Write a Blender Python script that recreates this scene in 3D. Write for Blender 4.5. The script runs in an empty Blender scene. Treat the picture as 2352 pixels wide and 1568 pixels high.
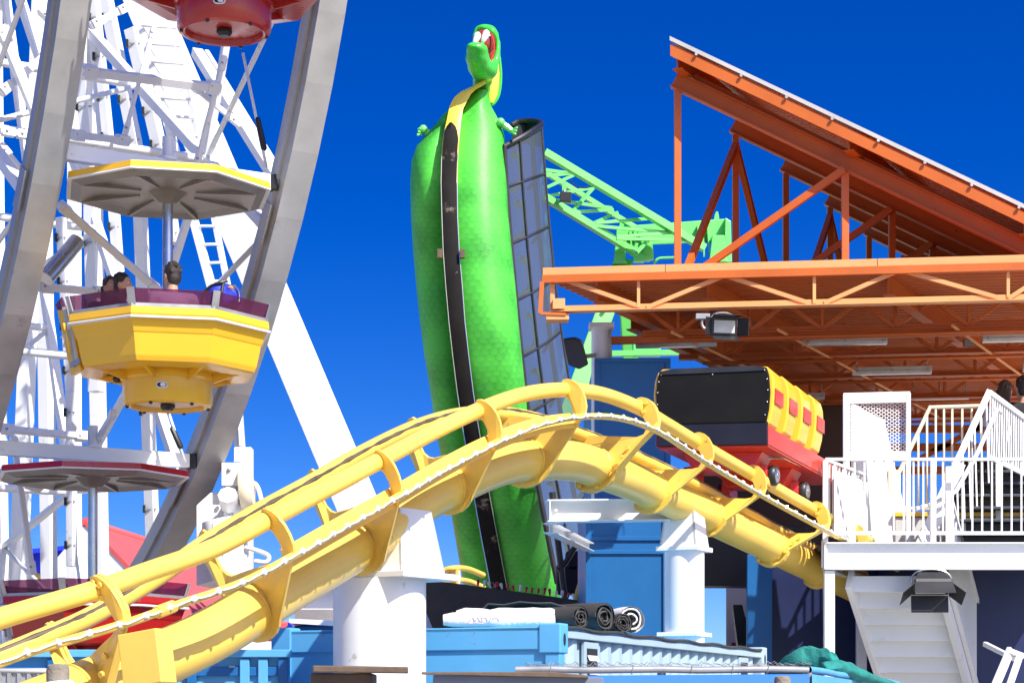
import bpy, bmesh, math, random
from mathutils import Vector, Matrix
R = math.radians
V = Vector
random.seed(7)
SC = bpy.context.scene
COL = SC.collection

# ------------------------------------------------------------------ camera
EYE = 1.9                       # eye height above the ground
F = 4900.0                      # focal length in units of a 2352 px wide frame
HOR = 1650.0                    # horizon row in that frame
cam_d = bpy.data.cameras.new('camera')
cam = bpy.data.objects.new('camera', cam_d)
COL.objects.link(cam)
cam.location = (0, 0, EYE)
cam.rotation_euler = (R(90), 0, 0)
cam_d.sensor_width = 36.0
cam_d.lens = F / 2352.0 * 36.0
cam_d.shift_y = (HOR - 784.0) / 2352.0
cam_d.clip_start = 0.5
cam_d.clip_end = 4000
SC.camera = cam

# ------------------------------------------------------------------ light
SUN_EL, SUN_AZ = R(46), R(40)   # azimuth: to the right of straight behind the camera
to_sun = V((math.sin(SUN_AZ) * math.cos(SUN_EL), -math.cos(SUN_AZ) * math.cos(SUN_EL), math.sin(SUN_EL)))
sun_d = bpy.data.lights.new('sun', 'SUN')
sun_d.energy = 4.8
sun_d.angle = R(0.53)
sun_d.color = (1.0, 0.955, 0.88)
sun = bpy.data.objects.new('sun', sun_d)
COL.objects.link(sun)
sun.rotation_euler = to_sun.to_track_quat('Z', 'Y').to_euler()
sun.location = (10, -10, 40)

w = bpy.data.worlds.new('World')
SC.world = w
w.use_nodes = True
nt = w.node_tree
nt.nodes.clear()
sky = nt.nodes.new('ShaderNodeTexSky')
sky.sky_type = 'NISHITA'
sky.sun_disc = False
sky.sun_elevation = SUN_EL
sky.sun_rotation = math.atan2(to_sun.x, to_sun.y)
sky.altitude = 0
sky.air_density = 1.0
sky.dust_density = 1.2
sky.ozone_density = 1.0
hs = nt.nodes.new('ShaderNodeHueSaturation')
hs.inputs['Saturation'].default_value = 1.62
hs.inputs['Hue'].default_value = 0.52
hs.inputs['Value'].default_value = 1.0
bg = nt.nodes.new('ShaderNodeBackground')
bg.inputs['Strength'].default_value = 0.080
wo = nt.nodes.new('ShaderNodeOutputWorld')
tcn = nt.nodes.new('ShaderNodeTexCoord')
vm = nt.nodes.new('ShaderNodeMapping')          # a clearer horizon: the sky seen low down is as deep as higher up
vm.inputs['Scale'].default_value = (1, 1, 1.5)
vm.inputs['Location'].default_value = (0, 0, 0.07)
vn = nt.nodes.new('ShaderNodeVectorMath')
vn.operation = 'NORMALIZE'
gm = nt.nodes.new('ShaderNodeGamma')
gm.inputs[1].default_value = 1.25
nt.links.new(tcn.outputs['Generated'], vm.inputs[0])
nt.links.new(vm.outputs[0], vn.inputs[0])
nt.links.new(vn.outputs[0], sky.inputs[0])
nt.links.new(sky.outputs[0], hs.inputs['Color'])
nt.links.new(hs.outputs[0], gm.inputs[0])
nt.links.new(gm.outputs[0], bg.inputs['Color'])
nt.links.new(bg.outputs[0], wo.inputs['Surface'])
SC.view_settings.view_transform = 'Standard'
SC.view_settings.look = 'None'
SC.view_settings.exposure = 0.66
SC.view_settings.gamma = 1.0
SC.cycles.max_bounces = 8
SC.cycles.transparent_max_bounces = 16
SC.cycles.caustics_reflective = False
SC.cycles.caustics_refractive = False


def D(x, y, Y):
    """point at depth Y seen at (x, y) of the 2352 x 1568 frame"""
    return V(((x - 1176.0) * Y / F, Y, EYE + (HOR - y) * Y / F))


# ------------------------------------------------------------------ materials
def lin(r, g, b):
    f = lambda c: (c / 255 / 12.92) if c / 255 <= 0.04045 else ((c / 255 + 0.055) / 1.055) ** 2.4
    return (f(r), f(g), f(b))


def paint(name, col, rough=0.4, metal=0.0, var=0.08, scale=2.5, bump=0.0, dirt=None, dirt_amt=0.0, dirt_scale=6.0,
          coat=0.0, streak=False, spec=0.5):
    m = bpy.data.materials.new(name)
    m.use_nodes = True
    n, l = m.node_tree.nodes, m.node_tree.links
    p = n['Principled BSDF']
    tc = n.new('ShaderNodeTexCoord')
    src = tc.outputs['Object']
    if streak:
        mp = n.new('ShaderNodeMapping')
        mp.inputs['Scale'].default_value = (1, 1, 0.12)
        l.new(src, mp.inputs['Vector'])
        src = mp.outputs[0]
    nz = n.new('ShaderNodeTexNoise')
    nz.inputs['Scale'].default_value = scale
    nz.inputs['Detail'].default_value = 6
    nz.inputs['Roughness'].default_value = 0.6
    l.new(src, nz.inputs['Vector'])
    rmp = n.new('ShaderNodeMapRange')
    rmp.inputs['From Min'].default_value = 0.3
    rmp.inputs['From Max'].default_value = 0.7
    rmp.inputs['To Min'].default_value = 1 - var
    rmp.inputs['To Max'].default_value = 1 + var
    l.new(nz.outputs['Fac'], rmp.inputs['Value'])
    mul = n.new('ShaderNodeVectorMath')
    mul.operation = 'SCALE'
    mul.inputs[0].default_value = col
    l.new(rmp.outputs[0], mul.inputs['Scale'])
    out = mul.outputs[0]
    if dirt is not None:
        n2 = n.new('ShaderNodeTexNoise')
        n2.inputs['Scale'].default_value = dirt_scale
        n2.inputs['Detail'].default_value = 9
        n2.inputs['Roughness'].default_value = 0.72
        l.new(src, n2.inputs['Vector'])
        r2 = n.new('ShaderNodeMapRange')
        r2.inputs['From Min'].default_value = 0.68 - 0.25 * dirt_amt
        r2.inputs['From Max'].default_value = 0.74 - 0.18 * dirt_amt
        l.new(n2.outputs['Fac'], r2.inputs['Value'])
        mx = n.new('ShaderNodeMix')
        mx.data_type = 'RGBA'
        mx.inputs['B'].default_value = (*dirt, 1)
        l.new(r2.outputs[0], mx.inputs['Factor'])
        l.new(out, mx.inputs['A'])
        out = mx.outputs['Result']
    l.new(out, p.inputs['Base Color'])
    rr = n.new('ShaderNodeMapRange')
    rr.inputs['To Min'].default_value = max(0.02, rough - 0.1)
    rr.inputs['To Max'].default_value = min(1, rough + 0.12)
    l.new(nz.outputs['Fac'], rr.inputs['Value'])
    l.new(rr.outputs[0], p.inputs['Roughness'])
    p.inputs['Metallic'].default_value = metal
    p.inputs['Specular IOR Level'].default_value = spec
    p.inputs['Coat Weight'].default_value = coat
    p.inputs['Coat Roughness'].default_value = 0.12
    if bump > 0:
        b = n.new('ShaderNodeBump')
        b.inputs['Strength'].default_value = bump
        b.inputs['Distance'].default_value = 0.02
        n3 = n.new('ShaderNodeTexNoise')
        n3.inputs['Scale'].default_value = scale * 6
        n3.inputs['Detail'].default_value = 5
        l.new(src, n3.inputs['Vector'])
        l.new(n3.outputs['Fac'], b.inputs['Height'])
        l.new(b.outputs[0], p.inputs['Normal'])
    return m


def glassy(name, col, alpha, rough=0.08):
    m = bpy.data.materials.new(name)
    m.use_nodes = True
    n, l = m.node_tree.nodes, m.node_tree.links
    p = n['Principled BSDF']
    p.inputs['Base Color'].default_value = (*col, 1)
    p.inputs['Roughness'].default_value = rough
    tr = n.new('ShaderNodeBsdfTransparent')
    tr.inputs['Color'].default_value = (min(1, col[0] * 1.5 + 0.3), min(1, col[1] * 1.5 + 0.3), min(1, col[2] * 1.5 + 0.3), 1)
    nz = n.new('ShaderNodeTexNoise')
    nz.inputs['Scale'].default_value = 1.3
    mr = n.new('ShaderNodeMapRange')
    mr.inputs['To Min'].default_value = max(0, alpha - 0.12)
    mr.inputs['To Max'].default_value = min(1, alpha + 0.12)
    l.new(nz.outputs['Fac'], mr.inputs['Value'])
    mx = n.new('ShaderNodeMixShader')
    l.new(mr.outputs[0], mx.inputs[0])
    l.new(tr.outputs[0], mx.inputs[1])
    l.new(p.outputs[0], mx.inputs[2])
    l.new(mx.outputs[0], n['Material Output'].inputs['Surface'])
    return m


M = {}
M['yellow'] = paint('yellow_track_paint', (0.84, 0.57, 0.10), 0.36, var=0.10, scale=1.3, bump=0.02, dirt=(0.38, 0.19, 0.05), dirt_amt=0.16, dirt_scale=7, coat=0.15)
M['ygond'] = paint('yellow_gondola_paint', (0.86, 0.485, 0.028), 0.3, var=0.05, scale=1.2, coat=0.12, dirt=(0.5, 0.27, 0.04), dirt_amt=0.06, dirt_scale=5)
M['rgond'] = paint('red_gondola_paint', (0.40, 0.013, 0.009), 0.28, var=0.06, scale=1.2, coat=0.3)
M['wornrail'] = paint('worn_bare_steel', (0.13, 0.10, 0.07), 0.5, metal=0.3, var=0.3, scale=8)
M['white'] = paint('white_enamel', (0.80, 0.81, 0.81), 0.35, var=0.035, scale=1.3, bump=0.02, dirt=(0.50, 0.46, 0.40), dirt_amt=0.2, dirt_scale=4)
M['whiter'] = paint('white_rail_paint', (0.80, 0.80, 0.79), 0.4, var=0.04, scale=2.0, bump=0.03, dirt=(0.42, 0.24, 0.12), dirt_amt=0.06, dirt_scale=7)
M['bulb'] = paint('clear_bulb_plastic', (0.75, 0.75, 0.75), 0.15, var=0.02)
M['alu'] = paint('weathered_rim_steel', (0.41, 0.405, 0.39), 0.42, metal=0.3, var=0.22, scale=1.1, bump=0.05, dirt=(0.30, 0.295, 0.28), dirt_amt=0.25, dirt_scale=2.2)
M['steel'] = paint('bright_steel', (0.55, 0.55, 0.56), 0.25, metal=0.9, var=0.12, scale=4)
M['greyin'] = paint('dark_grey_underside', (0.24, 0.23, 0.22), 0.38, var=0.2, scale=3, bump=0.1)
M['dark'] = paint('black_metal', (0.018, 0.018, 0.02), 0.42, var=0.25, scale=4)
M['blackvin'] = paint('black_vinyl', (0.006, 0.006, 0.006), 0.55, var=0.2, scale=3, spec=0.15)
M['navy'] = paint('navy_panel', (0.009, 0.010, 0.022), 0.5, var=0.15, spec=0.25)
M['orange'] = paint('orange_steel_paint', (0.54, 0.120, 0.013), 0.5, var=0.10, scale=1.6, bump=0.04, dirt=(0.16, 0.05, 0.02), dirt_amt=0.16, dirt_scale=5)
M['orangef'] = paint('faded_sunlit_orange', (0.76, 0.345, 0.125), 0.5, var=0.06, scale=1.1, dirt=(0.45, 0.16, 0.05), dirt_amt=0.1, dirt_scale=4)
M['redch'] = paint('red_chassis_paint', (0.58, 0.035, 0.02), 0.35, var=0.08, scale=3, coat=0.2)
M['dgreen'] = paint('lime_steel_paint', (0.17, 0.66, 0.15), 0.35, var=0.06, scale=2, coat=0.2)
M['blue'] = paint('mid_blue_with_shade', (0.005, 0.115, 0.33), 0.42, var=0.12, scale=1.2, bump=0.02, coat=0.05, dirt=(0.01, 0.06, 0.16), dirt_amt=0.25, dirt_scale=2.0)  # darker blue: shade on the booth is put into its colour
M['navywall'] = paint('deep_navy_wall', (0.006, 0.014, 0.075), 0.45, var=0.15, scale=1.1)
M['lblue'] = paint('sky_blue_container_paint', (0.10, 0.38, 0.66), 0.5, var=0.1, scale=1.3, bump=0.04, dirt=(0.20, 0.085, 0.04), dirt_amt=0.26, dirt_scale=2.6, streak=False)
M['pblue'] = paint('chalky_pale_blue', (0.35, 0.46, 0.52), 0.6, var=0.07, scale=1.4, bump=0.04, dirt=(0.28, 0.24, 0.2), dirt_amt=0.12, dirt_scale=4)
M['screen'] = paint('bright_blue_screen', (0.05, 0.22, 0.66), 0.5, var=0.06, scale=1.0)
M['rubber'] = paint('black_rubber_mat', (0.045, 0.043, 0.04), 0.65, var=0.25, scale=5, bump=0.15)
M['tarp'] = paint('white_tarp', (0.78, 0.77, 0.74), 0.5, var=0.08, scale=6, bump=0.35)
M['teal'] = paint('teal_mesh_cloth', (0.010, 0.20, 0.17), 0.8, var=0.3, scale=10, bump=0.4)
M['wood'] = paint('weathered_wood', (0.22, 0.19, 0.15), 0.8, var=0.3, scale=9, bump=0.5)
M['brown'] = paint('brown_board', (0.13, 0.085, 0.055), 0.7, var=0.3, scale=5, bump=0.2)
M['greyboard'] = paint('grey_blue_board', (0.16, 0.19, 0.25), 0.6, var=0.15, scale=3)
M['galv'] = paint('galvanised_pipe', (0.42, 0.42, 0.41), 0.4, metal=0.55, var=0.15, scale=6)
M['pink'] = paint('faded_red_roof', (0.62, 0.10, 0.10), 0.55, var=0.06, scale=0.6)
M['blueroof'] = paint('royal_blue_roof', (0.01, 0.035, 0.75), 0.45, var=0.06, scale=0.5)
M['cream'] = paint('cream_rail_paint', (0.78, 0.70, 0.50), 0.45, var=0.06, dirt=(0.4, 0.25, 0.1), dirt_amt=0.12)
M['concrete'] = paint('pale_concrete', (0.52, 0.50, 0.47), 0.8, var=0.12, scale=2, bump=0.1)
M['tread'] = paint('dark_tread_plate', (0.055, 0.06, 0.075), 0.5, metal=0.3, var=0.3, scale=9, bump=0.2)
M['plight'] = paint('aged_lamp_plastic', (0.48, 0.46, 0.40), 0.35, var=0.12, scale=4)
M['lampglass'] = paint('lamp_glass', (0.62, 0.63, 0.60), 0.15, var=0.15, scale=8)
M['purple'] = glassy('purple_window', (0.20, 0.05, 0.13), 0.36)
M['tint'] = glassy('tinted_canopy_glass', (0.13, 0.155, 0.18), 0.5, 0.1)
M['skin'] = paint('skin', (0.50, 0.27, 0.18), 0.5, var=0.05, scale=8)
M['hair'] = paint('dark_brown_hair', (0.025, 0.017, 0.012), 0.5, var=0.4, scale=30, bump=0.4)
M['print'] = paint('faded_print_ink', (0.72, 0.46, 0.44), 0.6)
M['brownhair'] = paint('brown_hair', (0.075, 0.042, 0.022), 0.5, var=0.4, scale=30, bump=0.4)
M['aqua'] = paint('pale_aqua_cotton', (0.58, 0.72, 0.72), 0.85, var=0.08, scale=12, bump=0.25)
M['wcotton'] = paint('white_cotton', (0.74, 0.75, 0.78), 0.85, var=0.06, scale=12, bump=0.25)
M['bcotton'] = paint('black_cotton', (0.012, 0.012, 0.016), 0.85, var=0.2, scale=12, bump=0.25)
M['mcotton'] = paint('maroon_cotton', (0.22, 0.04, 0.05), 0.85, var=0.2, scale=12, bump=0.25)
M['denim'] = paint('blue_denim', (0.10, 0.16, 0.28), 0.85, var=0.15, scale=20, bump=0.2)
M['bag'] = paint('royal_blue_nylon', (0.012, 0.035, 0.50), 0.55, var=0.2, scale=9, bump=0.3)
M['foliage'] = paint('foliage', (0.06, 0.10, 0.03), 0.7, var=0.4, scale=2)
M['redbulb'] = paint('red_bulb', (0.45, 0.02, 0.02), 0.2)
M['mouth'] = paint('mouth_red', (0.33, 0.03, 0.018), 0.25, var=0.2, scale=3, coat=0.3)
M['tooth'] = paint('tooth_white', (0.8, 0.8, 0.78), 0.25, var=0.02, coat=0.3)
M['belly'] = paint('belly_yellow', (0.78, 0.60, 0.055), 0.3, var=0.05, scale=1.5, coat=0.3)
M['keel'] = paint('scuffed_black_keel', (0.016, 0.014, 0.013), 0.7, var=0.3, scale=3, dirt=(0.30, 0.24, 0.19), dirt_amt=0.34, dirt_scale=1.6, bump=0.15, spec=0.12)
M['sign'] = paint('white_sign', (0.8, 0.8, 0.82), 0.4, var=0.02)
M['maroonwall'] = paint('dark_interior_shade', (0.045, 0.014, 0.008), 0.6, var=0.25, scale=1.5)
M['plum'] = paint('plum_sign_paint', (0.25, 0.03, 0.22), 0.4, var=0.04)
M['asphalt'] = paint('bleached_pier_deck', (0.36, 0.335, 0.295), 0.9, var=0.25, scale=0.8, bump=0.3)
M['numeral'] = paint('pale_numeral', (0.75, 0.72, 0.62), 0.5)


def scales_mat(name, base, light):
    """fibreglass hide with overlapping round scales"""
    m = bpy.data.materials.new(name)
    m.use_nodes = True
    n, l = m.node_tree.nodes, m.node_tree.links
    p = n['Principled BSDF']
    uv = n.new('ShaderNodeUVMap')
    sep = n.new('ShaderNodeSeparateXYZ')
    l.new(uv.outputs[0], sep.inputs[0])

    def math_(op, a, b=None, c=None):
        q = n.new('ShaderNodeMath')
        q.operation = op
        for i, v in enumerate((a, b, c)):
            if v is None:
                continue
            if isinstance(v, (int, float)):
                q.inputs[i].default_value = v
            else:
                l.new(v, q.inputs[i])
        return q.outputs[0]
    wz = n.new('ShaderNodeTexNoise')
    wz.inputs['Scale'].default_value = 1.7
    wz.inputs['Detail'].default_value = 2
    l.new(uv.outputs[0], wz.inputs['Vector'])
    ws = n.new('ShaderNodeSeparateXYZ')
    l.new(wz.outputs['Color'], ws.inputs[0])
    best = None
    # two interleaved grids of discs, each disc's lower lip forming the visible arc
    for off in (0.0, 0.5):
        u = math_('ADD', math_('MULTIPLY', math_('ADD', sep.outputs[0], math_('MULTIPLY', ws.outputs[0], 0.22)), 6.0), off)
        v = math_('ADD', math_('MULTIPLY', math_('ADD', sep.outputs[1], math_('MULTIPLY', ws.outputs[1], 0.22)), 4.6), off)
        fu = math_('SUBTRACT', math_('FRACT', u), 0.5)
        fv = math_('SUBTRACT', math_('FRACT', v), 0.5)
        d = math_('SQRT', math_('ADD', math_('MULTIPLY', fu, fu), math_('MULTIPLY', fv, fv)))
        h = math_('MULTIPLY', math_('LESS_THAN', d, 0.56), math_('SUBTRACT', 0.75, math_('ADD', math_('MULTIPLY', fv, 0.6), math_('MULTIPLY', d, 0.35))))
        best = h if best is None else math_('MAXIMUM', best, h)
    nz = n.new('ShaderNodeTexNoise')
    nz.inputs['Scale'].default_value = 1.3
    nz.inputs['Detail'].default_value = 5
    tc = n.new('ShaderNodeTexCoord')
    l.new(tc.outputs['Object'], nz.inputs['Vector'])
    fac = math_('ADD', math_('MULTIPLY', math_('SUBTRACT', best, 0.02), 0.85), math_('MULTIPLY', math_('SUBTRACT', nz.outputs['Fac'], 0.45), 1.9))
    cr = n.new('ShaderNodeMix')
    cr.data_type = 'RGBA'
    cr.inputs['A'].default_value = (*base, 1)
    cr.inputs['B'].default_value = (*light, 1)
    l.new(fac, cr.inputs['Factor'])
    l.new(cr.outputs['Result'], p.inputs['Base Color'])
    b = n.new('ShaderNodeBump')
    b.inputs['Strength'].default_value = 0.28
    b.inputs['Distance'].default_value = 0.02
    l.new(best, b.inputs['Height'])
    l.new(b.outputs[0], p.inputs['Normal'])
    p.inputs['Roughness'].default_value = 0.5
    p.inputs['Coat Weight'].default_value = 0.0
    p.inputs['Coat Roughness'].default_value = 0.15
    return m


M['hide'] = scales_mat('green_scaled_hide', (0.004, 0.17, 0.012), (0.10, 0.66, 0.06))
M['headgreen'] = paint('smooth_green_hide', (0.06, 0.58, 0.055), 0.26, var=0.12, scale=0.9, coat=0.2, bump=0.02)


# ------------------------------------------------------------------ mesh building
class MB:
    def __init__(s):
        s.bm = bmesh.new()

    def poly(s, pts, smooth=False):
        f = s.bm.faces.new([s.bm.verts.new(p) for p in pts])
        f.smooth = smooth
        return s

    def loft(s, rings, closed=True, caps=True, smooth=True):
        rv = [[s.bm.verts.new(p) for p in r] for r in rings]
        n = len(rv[0])
        for a, b in zip(rv, rv[1:]):
            for i in range(n if closed else n - 1):
                j = (i + 1) % n
                f = s.bm.faces.new((a[i], a[j], b[j], b[i]))
                f.smooth = smooth
        if caps and closed:
            s.bm.faces.new(list(reversed(rv[0])))
            s.bm.faces.new(rv[-1])
        return s

    def box(s, c, size, mat=None):
        c = V(c)
        hx, hy, hz = size[0] / 2, size[1] / 2, size[2] / 2
        P = [V((x, y, z)) for z in (-hz, hz) for x, y in ((-hx, -hy), (hx, -hy), (hx, hy), (-hx, hy))]
        if mat is not None:
            P = [mat @ p for p in P]
        vs = [s.bm.verts.new(c + p) for p in P]
        for q in ((3, 2, 1, 0), (4, 5, 6, 7), (0, 1, 5, 4), (1, 2, 6, 5), (2, 3, 7, 6), (3, 0, 4, 7)):
            s.bm.faces.new([vs[i] for i in q])
        return s

    def profile(s, prof, p0, p1, up=(0, 0, 1), smooth=False):
        """extrude a closed 2d outline (side, up) from p0 to p1"""
        p0, p1 = V(p0), V(p1)
        t = (p1 - p0).normalized()
        up = V(up)
        side = t.cross(up)
        if side.length < 1e-4:
            side = t.cross(V((0, 1, 0)))
        side.normalize()
        u = side.cross(t).normalized()
        return s.loft([[p + side * a + u * b for a, b in prof] for p in (p0, p1)], smooth=smooth)

    def beam(s, p0, p1, wd, h=None, up=(0, 0, 1)):
        h = wd if h is None else h
        return s.profile([(-wd / 2, -h / 2), (wd / 2, -h / 2), (wd / 2, h / 2), (-wd / 2, h / 2)], p0, p1, up)

    def ibeam(s, p0, p1, wd, h, t=0.014, up=(0, 0, 1)):
        a, b, c = wd / 2, h / 2, t / 2
        pr = [(-a, -b), (a, -b), (a, -b + t), (c, -b + t), (c, b - t), (a, b - t), (a, b), (-a, b), (-a, b - t), (-c, b - t), (-c, -b + t), (-a, -b + t)]
        return s.profile(pr, p0, p1, up)

    def angle(s, p0, p1, wd, t=0.008, up=(0, 0, 1), flip=1):
        pr = [(0, 0), (flip * wd, 0), (flip * wd, t), (flip * t, t), (flip * t, wd), (0, wd)]
        if flip < 0:
            pr = pr[::-1]
        return s.profile(pr, p0, p1, up)

    def tube(s, pts, r, n=10, closed=False, caps=True):
        pts = [V(p) for p in pts]
        rs = r if isinstance(r, (list, tuple)) else [r] * len(pts)
        rings = []
        prev = None
        N = len(pts)
        for i, p in enumerate(pts):
            a = pts[(i - 1) % N] if (closed or i > 0) else p
            b = pts[(i + 1) % N] if (closed or i < N - 1) else p
            t = (b - a).normalized()
            if prev is None:
                q = V((0, 0, 1)) if abs(t.z) < 0.95 else V((0, 1, 0))
                nrm = (q - t * q.dot(t)).normalized()
            else:
                nrm = (prev - t * prev.dot(t)).normalized()
            prev = nrm
            bn = t.cross(nrm)
            rings.append([p + (nrm * math.cos(k * 2 * math.pi / n) + bn * math.sin(k * 2 * math.pi / n)) * rs[i] for k in range(n)])
        if closed:
            rings.append(rings[0])
        return s.loft(rings, caps=caps and not closed)

    def prism(s, outline, off):
        off = V(off)
        a = [V(p) for p in outline]
        return s.loft([a, [p + off for p in a]], smooth=False)

    def lathe(s, prof, c=(0, 0, 0), n=24, rot=None, smooth=True, a0=0.0):
        c = V(c)
        rings = []
        for r, z in prof:
            ring = []
            for k in range(n):
                an = a0 + k * 2 * math.pi / n
                p = V((r * math.cos(an), r * math.sin(an), z))
                if rot is not None:
                    p = rot @ p
                ring.append(c + p)
            rings.append(ring)
        return s.loft(rings, smooth=smooth)

    def ball(s, c, r, n=14, mat=None):
        c = V(c)
        r = V(r) if not isinstance(r, (int, float)) else V((r, r, r))
        rings = []
        k = max(4, n // 2 + 1)
        for i in range(1, k):
            th = math.pi * i / k
            ring = []
            for j in range(n):
                ph = 2 * math.pi * j / n
                p = V((r.x * math.sin(th) * math.cos(ph), r.y * math.sin(th) * math.sin(ph), -r.z * math.cos(th)))
                if mat is not None:
                    p = mat @ p
                ring.append(c + p)
            rings.append(ring)
        return s.loft(rings)

    def limb(s, p0, p1, r0, r1, n=12):
        """tapered capsule"""
        p0, p1 = V(p0), V(p1)
        t = (p1 - p0).normalized()
        pts = [p0 - t * r0 * 0.95, p0 - t * r0 * 0.6, p0, p0.lerp(p1, 0.5), p1, p1 + t * r1 * 0.6, p1 + t * r1 * 0.95]
        return s.tube(pts, [r0 * 0.3, r0 * 0.8, r0, (r0 + r1) / 2, r1, r1 * 0.8, r1 * 0.3], n)

    def build(s, name, mat, parent=None, label=None, bevel=0.0, remesh=0.0, smooth_it=0, subsurf=0, uv=None):
        me = bpy.data.meshes.new(name)
        off = V((0, 0, 0))
        if parent is not None:
            off = V(parent.get('_o', (0, 0, 0)))
            for v in s.bm.verts:
                v.co -= off
        bmesh.ops.recalc_face_normals(s.bm, faces=s.bm.faces)
        s.bm.to_mesh(me)
        s.bm.free()
        flags = [f.use_smooth for f in me.polygons]
        me.set_sharp_from_angle(angle=R(38))
        me.polygons.foreach_set('use_smooth', flags)
        me.materials.append(M[mat] if isinstance(mat, str) else mat)
        o = bpy.data.objects.new(name, me)
        COL.objects.link(o)
        if parent is not None:
            o.parent = parent
            o['_o'] = off
        if label:
            o['label'] = label
        if remesh:
            md = o.modifiers.new('remesh', 'REMESH')
            md.mode = 'VOXEL'
            md.voxel_size = remesh
            md.use_smooth_shade = True
            if smooth_it:
                sm = o.modifiers.new('smooth', 'SMOOTH')
                sm.iterations = smooth_it
                sm.factor = 0.5
        if bevel:
            md = o.modifiers.new('bevel', 'BEVEL')
            md.width = bevel
            md.segments = 2
            md.limit_method = 'ANGLE'
            md.angle_limit = R(40)
        if subsurf:
            md = o.modifiers.new('subsurf', 'SUBSURF')
            md.levels = subsurf
            md.render_levels = subsurf
        return o


def tag(o, label, cat, group=None, kind=None):
    if label:
        o['label'] = label
    if cat:
        o['category'] = cat
    if group:
        o['group'] = group
    if kind:
        o['kind'] = kind
    return o


def thing(name, label, cat, loc=(0, 0, 0), group=None):
    o = bpy.data.objects.new(name, None)
    COL.objects.link(o)
    o.location = loc
    o.empty_display_size = 0.2
    o['_o'] = V(loc)
    return tag(o, label, cat, group)


def kids(o):
    return list(o.children)


def copy_tree(o, parent=None):
    c = o.copy()
    COL.objects.link(c)
    if parent is not None:
        c.parent = parent
    for ch in kids(o):
        copy_tree(ch, c)
    return c


def catmull(pts, m=8):
    pts = [V(p) for p in pts]
    P = [pts[0] * 2 - pts[1]] + pts + [pts[-1] * 2 - pts[-2]]
    out = []
    for i in range(1, len(P) - 2):
        a, b, c, d = P[i - 1:i + 3]
        for k in range(m):
            t = k / m
            out.append(0.5 * ((2 * b) + (c - a) * t + (2 * a - 5 * b + 4 * c - d) * t * t + (3 * b - a - 3 * c + d) * t ** 3))
    out.append(pts[-1].copy())
    return out


def bolt(mb, c, nrm, r=0.02, h=0.018):
    nrm = V(nrm).normalized()
    mb.tube([V(c), V(c) + nrm * h], r, 6)
# ------------------------------------------------------------------ ground
g = MB()
g.poly([(-900, -60, 0), (900, -60, 0), (900, 2500, 0), (-900, 2500, 0)])
tag(g.build('ground', 'asphalt'), None, None, kind='structure')

# ------------------------------------------------------------------ roller coaster track
NP = [(-160, 1480, 13.0), (0, 1420, 13.25), (223, 1354, 13.6), (340, 1312, 13.85), (489, 1259, 14.15), (612, 1195, 14.45), (736, 1129, 14.9),
      (869, 1059, 15.4), (985, 997, 16.0), (1099, 942, 16.6), (1202, 906, 17.2), (1296, 895, 17.8), (1383, 905, 18.4), (1466, 936, 19.0),
      (1532, 974, 19.6), (1598, 1014, 20.25), (1723, 1087, 21.5), (1868, 1170, 22.8), (1960, 1222, 23.8), (2080, 1290, 25.2)]
FP = [(-260, 1608, 13.4), (-105, 1548, 13.65), (125, 1453, 14.0), (228, 1404, 14.25), (362, 1324, 14.55), (483, 1240, 14.8), (600, 1170, 15.3),
      (730, 1099, 15.8), (845, 1033, 16.35), (960, 979, 16.95), (1062, 952, 17.5), (1158, 950, 18.1), (1250, 968, 18.7), (1340, 999, 19.3),
      (1408, 1024, 19.9), (1480, 1056, 20.55), (1612, 1120, 21.8), (1765, 1205, 23.1), (1860, 1255, 24.1), (1985, 1322, 25.5)]
PLATES = [2, 5, 7, 9, 11, 13, 15, 16, 17, 18]
SEG = 8
near = lambda q: (q[0], q[1], q[2] - max(0.0, 16.0 - q[2]) * 0.45)
NP = [near(q) for q in NP]
FP = [near(q) for q in FP]
Nc = catmull([D(*p) for p in NP], SEG)
Fc = catmull([D(*p) for p in FP], SEG)
nn = len(Nc)
mid = [(a + b) / 2 for a, b in zip(Nc, Fc)]
Lr = [(a - b).normalized() for a, b in zip(Nc, Fc)]


def smooth_vecs(vs, it):
    for _ in range(it):
        vs = [(vs[max(0, i - 1)] + vs[i] * 2 + vs[min(len(vs) - 1, i + 1)]).normalized() for i in range(len(vs))]
    return vs


Tg = smooth_vecs([(mid[min(nn - 1, i + 2)] - mid[max(0, i - 2)]).normalized() for i in range(nn)], 12)
Ls = smooth_vecs(Lr, 30)
Ls = [(l - t * l.dot(t) * 0.6).normalized() for l, t in zip(Ls, Tg)]
Up = [l.cross(t).normalized() for l, t in zip(Ls, Tg)]
Up = [u if u.z > 0 else -u for u in Up]
GH = 0.29
FcR = [m_ * 2 - n_ for m_, n_ in zip(mid, Nc)]
Sp = [mid[i] - Up[i] * 0.49 for i in range(nn)]
for _ in range(20):
    Sp = [Sp[0]] + [(Sp[i - 1] + Sp[i] * 2 + Sp[i + 1]) / 4 for i in range(1, nn - 1)] + [Sp[-1]]
KX = [0, 2, 5, 7, 9, 11, 13, 15, 16, 17, 19]
KDX = [-75, -72, -47, -37, -45, -55, -70, -70, -61, -55, -50]
KDY = [14, 17, 30, 30, 18, 5, -12, -24, -29, -30, -30]


def interp(x, xs, ys):
    for a, b, p_, q_ in zip(xs, xs[1:], ys, ys[1:]):
        if x <= b:
            t = (x - a) / (b - a)
            t = t * t * (3 - 2 * t)
            return p_ + (q_ - p_) * t
    return ys[-1]


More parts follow.
